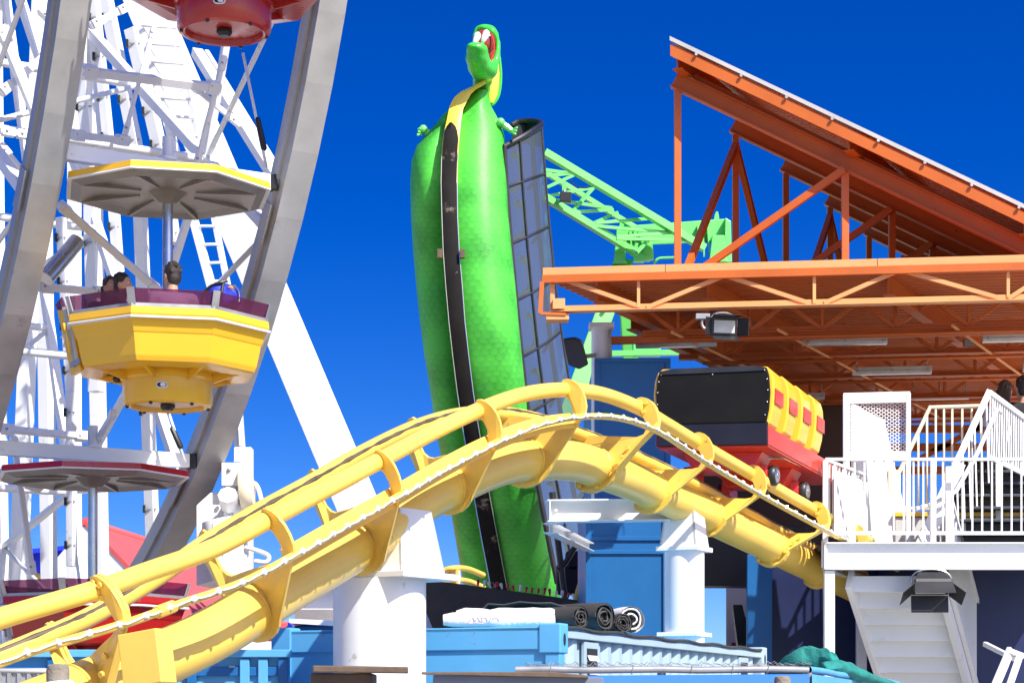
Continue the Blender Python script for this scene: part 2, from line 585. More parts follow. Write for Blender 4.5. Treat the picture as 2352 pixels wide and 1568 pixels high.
# the spine hangs under the far rail rather than midway
Sp = [p + V((interp(i / SEG, KX, KDX) * p.y / F, 0, -interp(i / SEG, KX, KDY) * p.y / F)) for i, p in enumerate(Sp)]
Strip = [Nc[i] + Ls[i] * 0.105 - Up[i] * 0.27 for i in range(nn)]
StripF = [Fc[i] - Ls[i] * 0.105 - Up[i] * 0.27 for i in range(nn)]

track = thing('coaster_track', 'yellow tubular roller coaster track arching over the blue containers in front of the dragon', 'roller coaster track', tuple(Sp[20].xy) + (0,))
for line, sgn in ((Nc, -1), (Fc, 1)):
    ra = MB().tube(line, 0.062, 20).build('rail', 'yellow', track)
    mk = MB()
    for k0, k1 in ((2, nn - 2),):
        pts = [line[i] + (Ls[i] * (sgn * 0.9) + Up[i] * (0.30 if sgn > 0 else -0.45)).normalized() * 0.052 for i in range(k0, k1)]
        mk.tube(pts, [0.0165 + 0.004 * math.sin(i * 1.7) * math.sin(i * 0.63) for i in range(len(pts))], 8)
    mk.build('running_mark', 'wornrail', ra)
MB().tube(Sp, 0.176, 36).build('spine_tube', 'yellow', track)
MB().tube(Strip, 0.027, 12).build('light_conduit', 'yellow', track)

half = [(0.0, -0.27), (0.22, -0.27), (0.275, -0.255), (0.312, -0.215), (0.322, -0.16), (0.312, -0.10), (0.29, -0.06), (0.275, 0.0),
        (0.285, 0.062), (0.31, 0.083), (0.35, 0.075), (0.395, 0.045), (0.43, 0.0), (0.452, -0.06), (0.457, -0.13), (0.448, -0.20), (0.425, -0.265), (0.395, -0.305),
        (0.215, -0.60), (0.18, -0.645), (0.13, -0.685), (0.07, -0.71), (0.0, -0.718)]
outline = half + [(-u, v) for u, v in reversed(half[1:-1])]
for pi, k in enumerate(PLATES):
    i = k * SEG
    L, U, T = Ls[i], Up[i], Tg[i]
    c = mid[i]
    gh = (Nc[i] - Fc[i]).length / 2
    sc = lambda u: u + (gh - GH) * (1 if u > 0.2 else -1 if u < -0.2 else u / 0.2)
    # shear so that hooks meet both rails, and the belly meets the spine
    Lx = (Nc[i] - Fc[i]).normalized()
    dS = Sp[i] - (c - U * 0.49)

    def place(u, v):
        k2 = max(0.0, min(1.0, (-v - 0.25) / 0.3))
        if k >= 11 and -0.34 < v < -0.10 and u < 0.26:
            v += 0.15 * min(1.0, (0.26 - u) / 0.5)
        elif k >= 11 and u < -0.3 and v <= -0.19 and v > -0.4:
            v += 0.10
        return c + Lx * sc(u) + U * v + dS * k2
    double = k in (2, 13, 17)
    mb = MB()
    mb.prism([place(u, v) - T * 0.014 for u, v in outline], T * 0.028)
    if double:
        mb.prism([place(u * 1.0, v) + T * 0.018 for u, v in outline], T * 0.028)
    pl = mb.build('tie_plate', 'yellow', track, bevel=0.004)
    if double:
        for u, v in ((0.33, 0.04), (0.385, 0.0), (0.335, -0.065), (-0.33, 0.04), (-0.385, 0.0), (-0.335, -0.065)):
            bolt(bm_ := MB(), place(u, v) - T * 0.014, -T, 0.019, 0.022)
            bm_.build('bolt', 'yellow', pl)
        for a in (-140, -95, -40, -5, 25, 155, 185):
            bolt(bm_ := MB(), place(0.225 * math.cos(R(a)), -0.47 + 0.215 * math.sin(R(a))) - T * 0.014, -T, 0.021, 0.022)
            bm_.build('bolt', 'yellow', pl)
    rw = random.Random(k)
    wd = [Sp[i] - T * 0.02 + (L * math.cos(a) + U * math.sin(a)) * (0.179 + rw.uniform(-.002, .002)) for a in [q * 2 * math.pi / 40 for q in range(40)]]
    MB().tube(wd, 0.007, 6, closed=True).build('weld_bead', 'yellow', pl)
    cm = MB()
    cm.ball(Strip[i] + U * 0.035, 0.017, 8).ball(Strip[i] + U * 0.045 - L * 0.03, 0.014, 8).limb(Strip[i] + U * 0.03 + L * 0.02, Strip[i] + U * 0.055 - L * 0.04, 0.008, 0.008, 6)
    cm.build('cable_tie', 'yellow', pl)
for ka, kb in ((5, 7), (7, 9), (9, 11)):
    i0, i1 = ka * SEG, kb * SEG
    top = [Nc[i] + Ls[i] * 0.0 - Up[i] * 0.205 for i in range(i0, i1 + 1)]
    bot = [Nc[i] + Ls[i] * 0.03 - Up[i] * 0.34 for i in range(i0, i1 + 1)]
    wbm = MB()
    wbm.loft([[a, b, b - Ls[i0 + q] * 0.012, a - Ls[i0 + q] * 0.012] for q, (a, b) in enumerate(zip(top, bot))], smooth=False)
    wbm.build('web_plate', 'yellow', track)
# junction box bolted to the lower plate
jb = D(338, 1512, 12.2)
jm = Matrix.Rotation(R(-24), 3, 'Z') @ Matrix.Rotation(R(-8), 3, 'Y')
MB().box(jb, (0.26, 0.16, 0.31), jm).build('junction_box', 'yellow', track, bevel=0.006)
sl = MB()
i0 = 2 * SEG + 4
sl.tube([Strip[i0], Strip[i0 + 3]], 0.04, 8)
sl.build('conduit_sleeve', 'yellow', track, bevel=0.004)

# string of small lights clipped along the conduit
off = [Strip[i] + Ls[i] * 0.026 - Tg[i] * 0 + V((0, -0.016, -0.002)) for i in range(nn)]


def resample(pts, step):
    out, acc = [pts[0].copy()], 0.0
    for a, b in zip(pts, pts[1:]):
        d = (b - a).length
        while acc + d >= step:
            t = (step - acc) / d
            a = a.lerp(b, t)
            out.append(a.copy())
            d = (b - a).length
            acc = 0.0
        acc += d
    return out


strg = thing('string_lights', 'white cable of small clear bulbs clipped along the near edge of the yellow track', 'string lights', tuple(off[0]))
bp = resample(off, 0.222)
wire = []
rnd = random.Random(3)
for a, b in zip(bp, bp[1:]):
    wire.append(a)
    for t in (0.33, 0.66):
        q = a.lerp(b, t)
        q.z -= 0.010 * rnd.uniform(0.2, 1.3)
        wire.append(q)
wire.append(bp[-1])
MB().tube(wire, 0.0062, 6).build('cable', 'whiter', strg)
b0 = MB()
b0.limb((0, 0, -0.008), (0, -0.004, 0.010), 0.017, 0.014, 8)
b0.box((0, 0.0, 0.0), (0.04, 0.02, 0.014))
b0 = b0.build('bulb', 'bulb')
b0.parent = strg
b0.location = bp[0] - off[0]
for p in bp[1:92]:
    c = b0.copy()
    COL.objects.link(c)
    c.parent = strg
    c.location = p - off[0]
    c.rotation_euler = (rnd.uniform(-.5, .5), rnd.uniform(-.5, .5), rnd.uniform(-.5, .5))

# ---- pillars under the track


def spine_at(x):
    best = min(range(nn), key=lambda i: abs((Sp[i].x * F / Sp[i].y + 1176) - x))
    return Sp[best], best


s, si = spine_at(905)
pc = V(((872 - 1176) * s.y / F, s.y, 0))
capz = EYE + (HOR - 1326) * pc.y / F
pil = thing('track_pillar', 'thick white round steel pillar holding the track beside the blue container', 'pillar', tuple(pc), 'white steel pillars under the coaster track')
MB().lathe([(0.352, 0), (0.352, capz - 0.02)], pc, 48).build('column_shaft', 'white', pil)


def poly_plate(c, z, r, ang, n, th):
    return [V((c.x + r * math.cos(R(ang) + k * 2 * math.pi / n), c.y + r * math.sin(R(ang) + k * 2 * math.pi / n), z)) for k in range(n)]


def saddle(pil, pc, capz, hw, topz, capr, ang):
    MB().prism(poly_plate(pc, capz - 0.02, capr, ang, 4, 0), (0, 0, 0.045)).build('cap_plate', 'white', pil, bevel=0.004)
    mb = MB()
    # saddle: four tapered gusset plates
    for a in (0, 90, 180, 270):
        d1 = V((math.cos(R(ang + 45 + a)), math.sin(R(ang + 45 + a)), 0))
        d2 = V((-d1.y, d1.x, 0))
        b, t = hw, hw * 0.72
        o = pc + V((0, 0, capz + 0.025))
        top = topz - capz
        q = [o + d1 * b - d2 * b, o + d1 * b + d2 * b, o + d1 * t + d2 * t + V((0, 0, top)), o + d1 * t - d2 * t + V((0, 0, top))]
        mb.prism(q, -d1 * 0.02)
    mb.build('saddle', 'white', pil)


saddle(pil, pc + V((0.12, 0, 0)), capz, 0.27, s.z + 0.03, 0.50, 10)
s2, si2 = spine_at(1568)
pc2 = V((s2.x, s2.y + 0.01, 0))
capz2 = EYE + (HOR - 1262) * pc2.y / F
pil2 = thing('track_pillar', 'slim white round pillar with flange plates in front of the blue booth', 'pillar', tuple(pc2), 'white steel pillars under the coaster track')
basez = EYE + (HOR - 1457) * pc2.y / F
MB().lathe([(0.20, 0), (0.20, basez - 0.02)], pc2, 40).build('column_base', 'white', pil2)
MB().prism(poly_plate(pc2, basez - 0.02, 0.30, 20, 4, 0), (0, 0, 0.04)).build('flange_plate', 'white', pil2, bevel=0.003)
MB().lathe([(0.197, basez + 0.02), (0.197, capz2 - 0.02)], pc2, 40).build('column_shaft', 'white', pil2)
saddle(pil2, pc2, capz2, 0.19, s2.z + 0.02, 0.31, 20)

wb = thing('cross_girder', 'short white steel I-beam sticking out left from the slim pillar', 'girder', tuple(D(1380, 1198, 20.9).xy) + (0,))
a, b = D(1256, 1174, 20.9), D(1535, 1171, 21.0)
gz = MB().ibeam(a, b, 0.20, 0.215, 0.012)
gz.box(a + V((0.03, 0, 0)), (0.012, 0.19, 0.19))
for dz in (-0.05, 0.01):
    bolt(gz, a + V((0.09, -0.006, dz)), (0, -1, 0), 0.016, 0.03)
gz.build('upper_beam', 'white', wb)
a2, b2 = D(1262, 1212, 20.95), D(1353, 1256, 25.45)
MB().ibeam(a2, b2, 0.12, 0.10, 0.01).build('lower_beam', 'white', wb)

# ------------------------------------------------------------------ coaster train
def tr_frame():
    i = 15 * SEG + 6
    return i


ti = 15 * SEG + 5
tT = V((0.41, 0.91, -0.05)).normalized()
tL = V((tT.y, -tT.x, 0)).normalized()
tU = tL.cross(tT).normalized()
tO = D(1634, 1017, 21.35)        # bottom middle of the rear panel
trn = thing('coaster_train', 'yellow and red coaster car with black back panel climbing out of the station', 'coaster car', tuple(tO.xy) + (tO.z - 0.5,))


def TP(u, v, s_):
    return tO + V((1, 0, 0)) * 0 + tLx * u + tU * v + tT * s_


tLx = V((0.985, -0.17, 0.0)).normalized()   # the car is yawed a little to the rails it hangs over
# shaped back panel
pr = [(-0.53, 0.20), (-0.555, 0.33), (-0.565, 0.50), (-0.555, 0.66), (-0.535, 0.735), (-0.40, 0.755), (0.42, 0.765), (0.535, 0.75), (0.56, 0.67), (0.575, 0.50), (0.565, 0.33), (0.54, 0.20)]
MB().prism([TP(u, v, 0) for u, v in pr], tT * 0.03).build('back_panel', 'blackvin', trn, bevel=0.008)
rm = MB()
rm.prism([TP(u, v, -0.012) for u, v in ((-0.52, 0.735), (-0.40, 0.757), (0.42, 0.767), (0.52, 0.75), (0.52, 0.715), (-0.52, 0.70))], tT * 0.012)
rm.build('top_trim', 'dark', trn)
MB().prism([TP(u, v, 0.01) for u, v in ((-0.555, -0.02), (0.555, -0.02), (0.548, 0.21), (-0.548, 0.21))], tT * 0.04).build('lower_panel', 'navy', trn, bevel=0.006)
for u, v in ((-0.53, 0.27), (-0.548, 0.40), (-0.548, 0.52), (-0.54, 0.63), (-0.515, 0.70), (0.52, 0.72), (0.545, 0.63), (0.555, 0.52), (0.55, 0.40), (0.53, 0.27), (0.0, 0.69)):
    MB().ball(TP(u, v, -0.004), 0.0085, 8).build('rivet', 'steel', trn)
PV = [(0.165, 0.50), (0.20, 0.535), (0.33, 0.565), (0.50, 0.58), (0.64, 0.57), (0.725, 0.545), (0.765, 0.50)]
for k in range(4):
    s0 = 0.04 + 0.50 * k
    for sg in (-1, 1):
        rings = []
        for ds, du in ((0.0, 0.012), (0.02, 0.028), (0.31, 0.016), (0.335, -0.005)):
            outer = [TP(sg * (u + du), v, s0 + ds) for v, u in PV]
            inner = [TP(sg * 0.44, v, s0 + ds) for v, u in reversed(PV)]
            rings.append(outer + inner)
        shell = MB().loft(rings, smooth=False).build('seat_shell', 'ygond', trn)
        if sg > 0:
            st = MB()
            st.prism([TP(0.607 - 0.04 * d, v, s0 + d) for v, d in ((0.40, 0.015), (0.545, 0.015), (0.545, 0.325), (0.40, 0.325))], tLx * 0.010)
            st.build('red_stripe', 'redch', shell)
    if k > 0:
        MB().box(TP(0, 0.45, s0 + 0.02), (0.88, 0.05, 0.56), Matrix((tLx, tT, tU)).transposed()).build('seat_back', 'blackvin', trn, bevel=0.02)
ch = MB()
ch.prism([TP(0.56, v, s_) for v, s_ in ((-0.02, 0.03), (0.16, 0.03), (0.16, 2.6), (-0.02, 2.6))], -tLx * 0.05)
ch.prism([TP(-0.52, v, s_) for v, s_ in ((-0.02, 0.03), (0.16, 0.03), (0.16, 2.6), (-0.02, 2.6))], -tLx * 0.05)
ch.prism([TP(u, -0.02, s_) for u, s_ in ((-0.55, 0.05), (0.55, 0.05), (0.55, 2.6), (-0.55, 2.6))], -tU * 0.02)
for s_ in (0.35, 1.4):
    ch.prism([TP(u, v, s_) for u, v in ((-0.40, -0.04), (0.40, -0.04), (0.30, -0.22), (-0.30, -0.22))], tT * 0.35)
ch.build('chassis', 'redch', trn, bevel=0.004)
for s_ in (0.62, 1.72):
    for sg in (1, -1):
        wc = TP(sg * 0.44, -0.24, s_)
        rot = Matrix((tT, tU, tLx)).transposed()
        wh = MB().lathe([(0.055, -0.035), (0.095, -0.035), (0.105, -0.02), (0.105, 0.02), (0.095, 0.035), (0.055, 0.035)], wc, 24, rot).build('wheel', 'dark', trn)
        MB().lathe([(0.0, 0.03), (0.06, 0.03), (0.072, 0.036), (0.06, 0.045), (0.025, 0.045), (0.025, 0.055), (0.0, 0.055)], wc, 20, rot).build('hub', 'steel', wh)
        wc2 = TP(sg * 0.30, -0.42, s_ + 0.05)
        MB().lathe([(0.03, -0.03), (0.07, -0.03), (0.07, 0.03), (0.03, 0.03)], wc2, 16, Matrix((tT, tLx, tU)).transposed()).build('guide_wheel', 'dark', trn)
        MB().box(TP(sg * 0.36, -0.26, s_), (0.09, 0.26, 0.22), Matrix((tLx, tT, tU)).transposed()).build('wheel_bracket', 'redch', trn, bevel=0.005)
ax = MB()
ax.tube([TP(0.50, -0.04, 0.75), TP(0.52, -0.03, 1.8)], 0.008, 6)
ax.tube([TP(0.50, -0.04, 0.75), TP(0.10, -0.12, 0.3)], 0.008, 6)
ax.build('brake_rod', 'steel', trn)
# ------------------------------------------------------------------ ferris wheel
WA = V((0.85, 0.53, 0)).normalized()            # axle, left rim -> right rim
WD = V((-0.53, 0.85, 0)).normalized()           # horizontal, near edge -> centre
WR = 11.0
G2c = V((-3.47, 21.5, EYE + 5.55))
PH2 = math.asin((11.2 - 5.55) / WR)
WC = V((G2c.x, G2c.y, 0)) + WD * (WR * math.cos(PH2)) + V((0, 0, EYE + 11.2))
STEP = R(18.2)


def wp(phi, r=WR, a=0.0):
    """point on the wheel: phi below the horizontal on the near side, a along the axle"""
    return WC - WD * (r * math.cos(phi)) - V((0, 0, r * math.sin(phi))) + WA * a


wheel = thing('ferris_wheel', 'tall white ferris wheel with weathered grey double rims filling the left side', 'ferris wheel', tuple(WC.xy) + (0,))
for a in (-1.27, 1.36):
    N = 100
    rings = []
    h = 0.185
    for k in range(N):
        ph = 2 * math.pi * k / N
        rings.append([wp(ph, WR + r_, a + b_) for r_, b_ in ((-h, -0.15), (-h, 0.15), (-0.05, 0.15), (-0.05, 0.185), (0.05, 0.185), (0.05, 0.15), (h, 0.15), (h, -0.15), (0.05, -0.15), (0.05, -0.185), (-0.05, -0.185), (-0.05, -0.15))])
    rings.append(rings[0])
    rim = MB().loft(rings, caps=False, smooth=False).build('rim', 'alu', wheel)
    for k in range(-2, 5):
        ph = PH2 + STEP * (k + 0.12)
        t = (wp(ph + 0.01) - wp(ph)).normalized()
        rr = (wp(ph, WR + 1) - wp(ph, WR)).normalized()
        mat = Matrix((t, rr, WA)).transposed()
        sp = MB().box(wp(ph, WR, a - 0.19), (0.42, 0.17, 0.02), mat).build('splice_plate', 'alu', rim, bevel=0.003)
spk = MB
for k in range(20):
    ph = PH2 + STEP * (k - 3) * 18.0 / 18.2 + R(3)
    vis = -2 <= k - 3 <= 5
    for a in (-1.27, 1.36):
        ha = a * 1.0
        MB().beam(wp(ph, WR - 0.15, a), wp(ph, 0.7, ha), 0.11, 0.11, WA).build('spoke', 'white', wheel)
    if not vis:
        continue
    for r_ in (WR - 2.2, WR - 4.6):
        MB().tube([wp(ph, r_, -1.27), wp(ph, r_, 1.36)], 0.05, 10).build('cross_tube', 'white', wheel)
    MB().tube([wp(ph, WR - 2.2, -1.27), wp(ph, WR - 4.6, 1.36)], 0.032, 8).build('diagonal_rod', 'white', wheel)
    ph2 = ph + R(18)
    for a in (-1.27, 1.36):
        MB().tube([wp(ph, WR - 0.2, a), wp(ph2, WR - 2.2, a)], 0.03, 8).build('diagonal_rod', 'white', wheel)
        MB().beam(wp(ph, WR - 2.2, a), wp(ph2, WR - 2.2, a), 0.075, 0.075, WA).build('ring_beam', 'white', wheel)
MB().lathe([(0.9, -1.7), (0.9, 1.8)], WC, 32, Matrix((WD, V((0, 0, 1)), WA)).transposed()).build('hub', 'white', wheel)
# lattice bars and lamp-lined tubes seen between the rims
WB = [  # x0, y0, Y0, x1, y1, Y1, width
    (188, 163, 22.2, 505, 203, 23.2, 0.085), (163, 309, 22.0, 296, 324, 22.6, 0.07), (433, 190, 23.2, 552, 288, 23.6, 0.055),
    (136, 469, 22.0, 365, 668, 23.2, 0.075), (88, 658, 22.4, 246, 672, 22.9, 0.075), (0, 984, 24.0, 203, 1003, 24.6, 0.07),
    (354, 60, 23.0, 286, 312, 22.6, 0.04), (516, 128, 23.2, 450, 385, 23.4, 0.05), (0, 1093, 24.2, 90, 1120, 24.4, 0.06),
    (82, 1128, 24.4, 128, 1090, 24.2, 0.04), (30, 1000, 24.0, 75, 1320, 24.2, 0.06), (0, 300, 22.6, 72, 312, 22.8, 0.06), (0, 215, 22.6, 125, 110, 22.9, 0.08),
    (0, 60, 22.4, 110, 330, 22.8, 0.10), (90, 20, 22.3, 135, 66, 22.4, 0.06), (0, 330, 22.7, 70, 415, 22.8, 0.05), (262, 945, 22.6, 222, 1012, 23.4, 0.05), (208, 60, 23, 300, 12, 23.2, 0.07)]
for x0, y0, Y0, x1, y1, Y1, wd in WB:
    lb_ = MB().beam(D(x0, y0, Y0), D(x1, y1, Y1), wd, wd, WA).build('lattice_bar', 'white', wheel, bevel=0.004)
    for e0, e1 in ((D(x0, y0, Y0), D(x1, y1, Y1)), (D(x1, y1, Y1), D(x0, y0, Y0))):
        t_ = (e1 - e0).normalized()
        MB().beam(e0 + t_ * 0.02, e0 + t_ * 0.16, wd * 1.55, wd * 1.3, WA).build('joint_plate', 'white', lb_, bevel=0.004)
        MB().ball(e0 + t_ * 0.09 - V((0, wd * 0.8, 0)), 0.018, 6).build('bolt', 'galv', lb_)
for pts, r in (([(178, 553, 22.3), (105, 640, 22.0)], 0.085),):
    MB().tube([D(*p) for p in pts], r, 16).build('damper', 'steel', wheel)
# tie rods with dark turnbuckles beside the right rim
for p0, pm, pn, p1 in (((558, 122, 22.3), (592, 275, 22.3), (606, 340, 22.3), (612, 385, 22.3)), ((384, 938, 23.4), (396, 985, 23.4), (414, 1025, 23.4), (425, 1060, 23.4))):
    rod = MB().tube([D(*p0), D(*p1)], 0.016, 8).build('tie_rod', 'white', wheel)
    MB().limb(D(*pm), D(*pn), 0.030, 0.034, 8).build('turnbuckle', 'dark', rod)

# support legs of the wheel: four boxes from the hub, the near right one fully visible
sup = thing('wheel_support', 'white box legs and service ladder carrying the ferris wheel axle', 'support tower', tuple(WC.xy) + (0,))
lt, lb = D(235, -230, 30.3), D(1165, 1975, 27.6)


def box_leg(mb, p0, p1, wa, wb_, dirv):
    t = (p1 - p0).normalized()
    b = (V(dirv) - t * V(dirv).dot(t)).normalized()
    c = t.cross(b)
    return mb.loft([[p + b * x * wa + c * y * wb_ for x, y in ((-.5, -.5), (.5, -.5), (.5, .5), (-.5, .5))] for p in (p0, p1)], smooth=False)


box_leg(MB(), lt, lb, 0.46, 0.42, V((0.93, -0.36, 0))).build('leg', 'white', sup, bevel=0.01)
for (x0, x1, Y0, Y1, wd) in ((100, 28, 31, 30, 0.26), (92, 118, 31, 31, 0.24), (170, 172, 31, 30.5, 0.20), (207, 238, 31, 31, 0.24), (330, 352, 30, 30, 0.01), (-40, -70, 30, 29, 0.3)):
    if wd < 0.05:
        continue
    box_leg(MB(), D(x0, -150, Y0), D(x1, 1700, Y1), wd * 0.75, wd * 0.75, V((0.9, -0.4, 0))).build('leg', 'white', sup, bevel=0.008)
for pts, wd in (([(216, 0, 27), (253, 360, 27), (285, 800, 27)], 0.11), ([(244, 0, 27.5), (318, 368, 27.5), (352, 1275, 28.5)], 0.14), ([(180, 60, 27), (208, 360, 27), (222, 900, 27)], 0.16), ([(302, 68, 28), (374, 371, 28), (398, 560, 28)], 0.15), ([(140, 500, 26), (163, 900, 26), (165, 1300, 26)], 0.10)):
    for p, q in zip(pts, pts[1:]):
        lb_ = box_leg(MB(), D(*p), D(*q), wd, wd, V((0.9, -0.4, 0))).build('leg_brace', 'white', sup, bevel=0.005)
        for t_ in (0.12, 0.37, 0.63, 0.88):
            c_ = D(*p).lerp(D(*q), t_) + V((-wd * 0.62, -wd * 0.5, 0))
            MB().box(c_, (0.03, 0.05, 0.10)).build('cable_clip', 'dark', lb_)
            MB().box(D(*p).lerp(D(*q), t_) + V((0, -wd * 0.54, 0)), (wd * 1.1, 0.012, 0.02)).build('cable_band', 'galv', lb_)
lad = MB()
l0, l1, r0, r1 = D(322, 40, 27.2), D(532, 760, 26.8), D(402, 70, 27.3), D(565, 720, 26.9)
la = MB().beam(D(318, 30, 27.2), D(497, 700, 26.8), 0.09, 0.09).build('ladder_rail', 'white', sup)
MB().beam(D(400, 40, 27.2), D(530, 690, 26.8), 0.06, 0.06).build('ladder_rail', 'white', sup)
for k in range(15):
    t = k / 15.5 + 0.03
    MB().tube([D(320, 40, 27.1).lerp(D(495, 690, 26.8), t), D(401, 45, 27.1).lerp(D(529, 688, 26.8), t)], 0.018, 8).build('ladder_rung', 'white', sup)
MB().beam(D(452, 120, 26.6), D(640, 420, 24.0), 0.13, 0.10).build('leg_brace', 'white', sup)
MB().beam(D(474, 120, 26.7), D(648, 405, 24.1), 0.05, 0.06).build('leg_brace', 'white', sup)

# drive unit by the foot of the right rim
drv = thing('wheel_drive', 'white gearbox and ribbed electric motor driving the ferris wheel rim', 'drive motor', tuple(D(505, 1250, 24).xy) + (0,))
Yd = 24.0
fr = MB()
fr.box(D(560, 1260, Yd + 0.4), (0.20, 0.22, 2.3))
fr.box(D(548, 1040, Yd + 0.5), (0.09, 0.14, 0.8))
fr.box(D(553, 975, Yd + 0.4), (0.06, 0.12, 0.5), Matrix.Rotation(R(-4), 3, 'Y'))
fr.build('frame', 'white', drv, bevel=0.01)
MB().prism([D(450, 1160, Yd), D(483, 1130, Yd), D(513, 1130, Yd), D(518, 1325, Yd), D(450, 1345, Yd)], (0.1, 0.5, 0)).build('gear_housing', 'white', drv, bevel=0.015)
bk = MB()
bk.box(D(541, 1092, Yd), (0.28, 0.30, 0.26))
bk.box(D(548, 1190, Yd), (0.30, 0.30, 0.40))
bk = bk.build('bracket', 'white', drv, bevel=0.01)
for x, y in ((526, 1078), (520, 1122), (542, 1122), (530, 1180), (552, 1180), (538, 1215)):
    MB().ball(D(x, y, Yd - 0.16), 0.025, 8).build('bolt', 'galv', bk)
MB().lathe([(0, -0.13), (0.085, -0.13), (0.11, -0.10), (0.11, 0.10), (0, 0.12)], D(525, 1148, Yd - 0.25), 8, Matrix.Rotation(R(60), 3, 'X')).build('gear_cap', 'white', drv)
MB().lathe([(0, -0.07), (0.22, -0.07), (0.24, -0.03), (0.24, 0.03), (0.22, 0.07), (0, 0.07)], D(567, 1125, Yd - 0.1), 28, Matrix.Rotation(R(85), 3, 'Y')).build('friction_wheel', 'cream', drv)
mo = MB().lathe([(0, 0.55), (0.19, 0.55), (0.2, 0.5), (0.2, 0.12), (0.225, 0.10), (0.225, -0.04), (0.20, -0.10), (0.16, -0.10), (0.15, -0.05), (0, -0.05)], D(526, 1305, Yd - 0.3), 28, Matrix.Rotation(R(-12), 3, 'Y')).build('motor', 'white', drv)
for k in range(22):
    an = k * 2 * math.pi / 22
    MB().box(D(526, 1305, Yd - 0.3) + V((0.205 * math.cos(an) - 0.06, 0.205 * math.sin(an), 0.31)), (0.03, 0.008, 0.36), Matrix.Rotation(an, 3, 'Z')).build('cooling_fin', 'white', mo)
for k in range(3):
    an = k * 2 * math.pi / 3 + 0.4
    c0 = D(526, 1305, Yd - 0.3) + V((0.02, 0, -0.07))
    MB().tube([c0, c0 + V((0.16 * math.cos(an), 0.16 * math.sin(an), 0))], 0.014, 6).build('fan_guard', 'white', mo)
MB().tube(catmull([D(573, 1115, Yd), D(585, 1110, Yd), D(596, 1130, Yd), D(607, 1185, Yd), D(600, 1200, Yd), D(570, 1190, Yd)], 5), 0.026, 10).build('guard_loop', 'white', drv)
MB().tube(catmull([D(556, 1255, Yd), D(585, 1262, Yd), D(616, 1275, Yd), D(612, 1290, Yd), D(585, 1288, Yd)], 5), 0.026, 10).build('guard_loop', 'white', drv)
MB().tube([D(545, 1060, Yd), D(548, 1100, Yd)], 0.03, 10).build('grease_cup', 'steel', drv)

# ------------------------------------------------------------------ gondolas
AZ = [R(-10 + 45 * k) for k in range(8)]


def octa(r, z, c, th=0.0):
    return [c + V((r * math.sin(a + th), -r * math.cos(a + th), z)) for a in AZ]


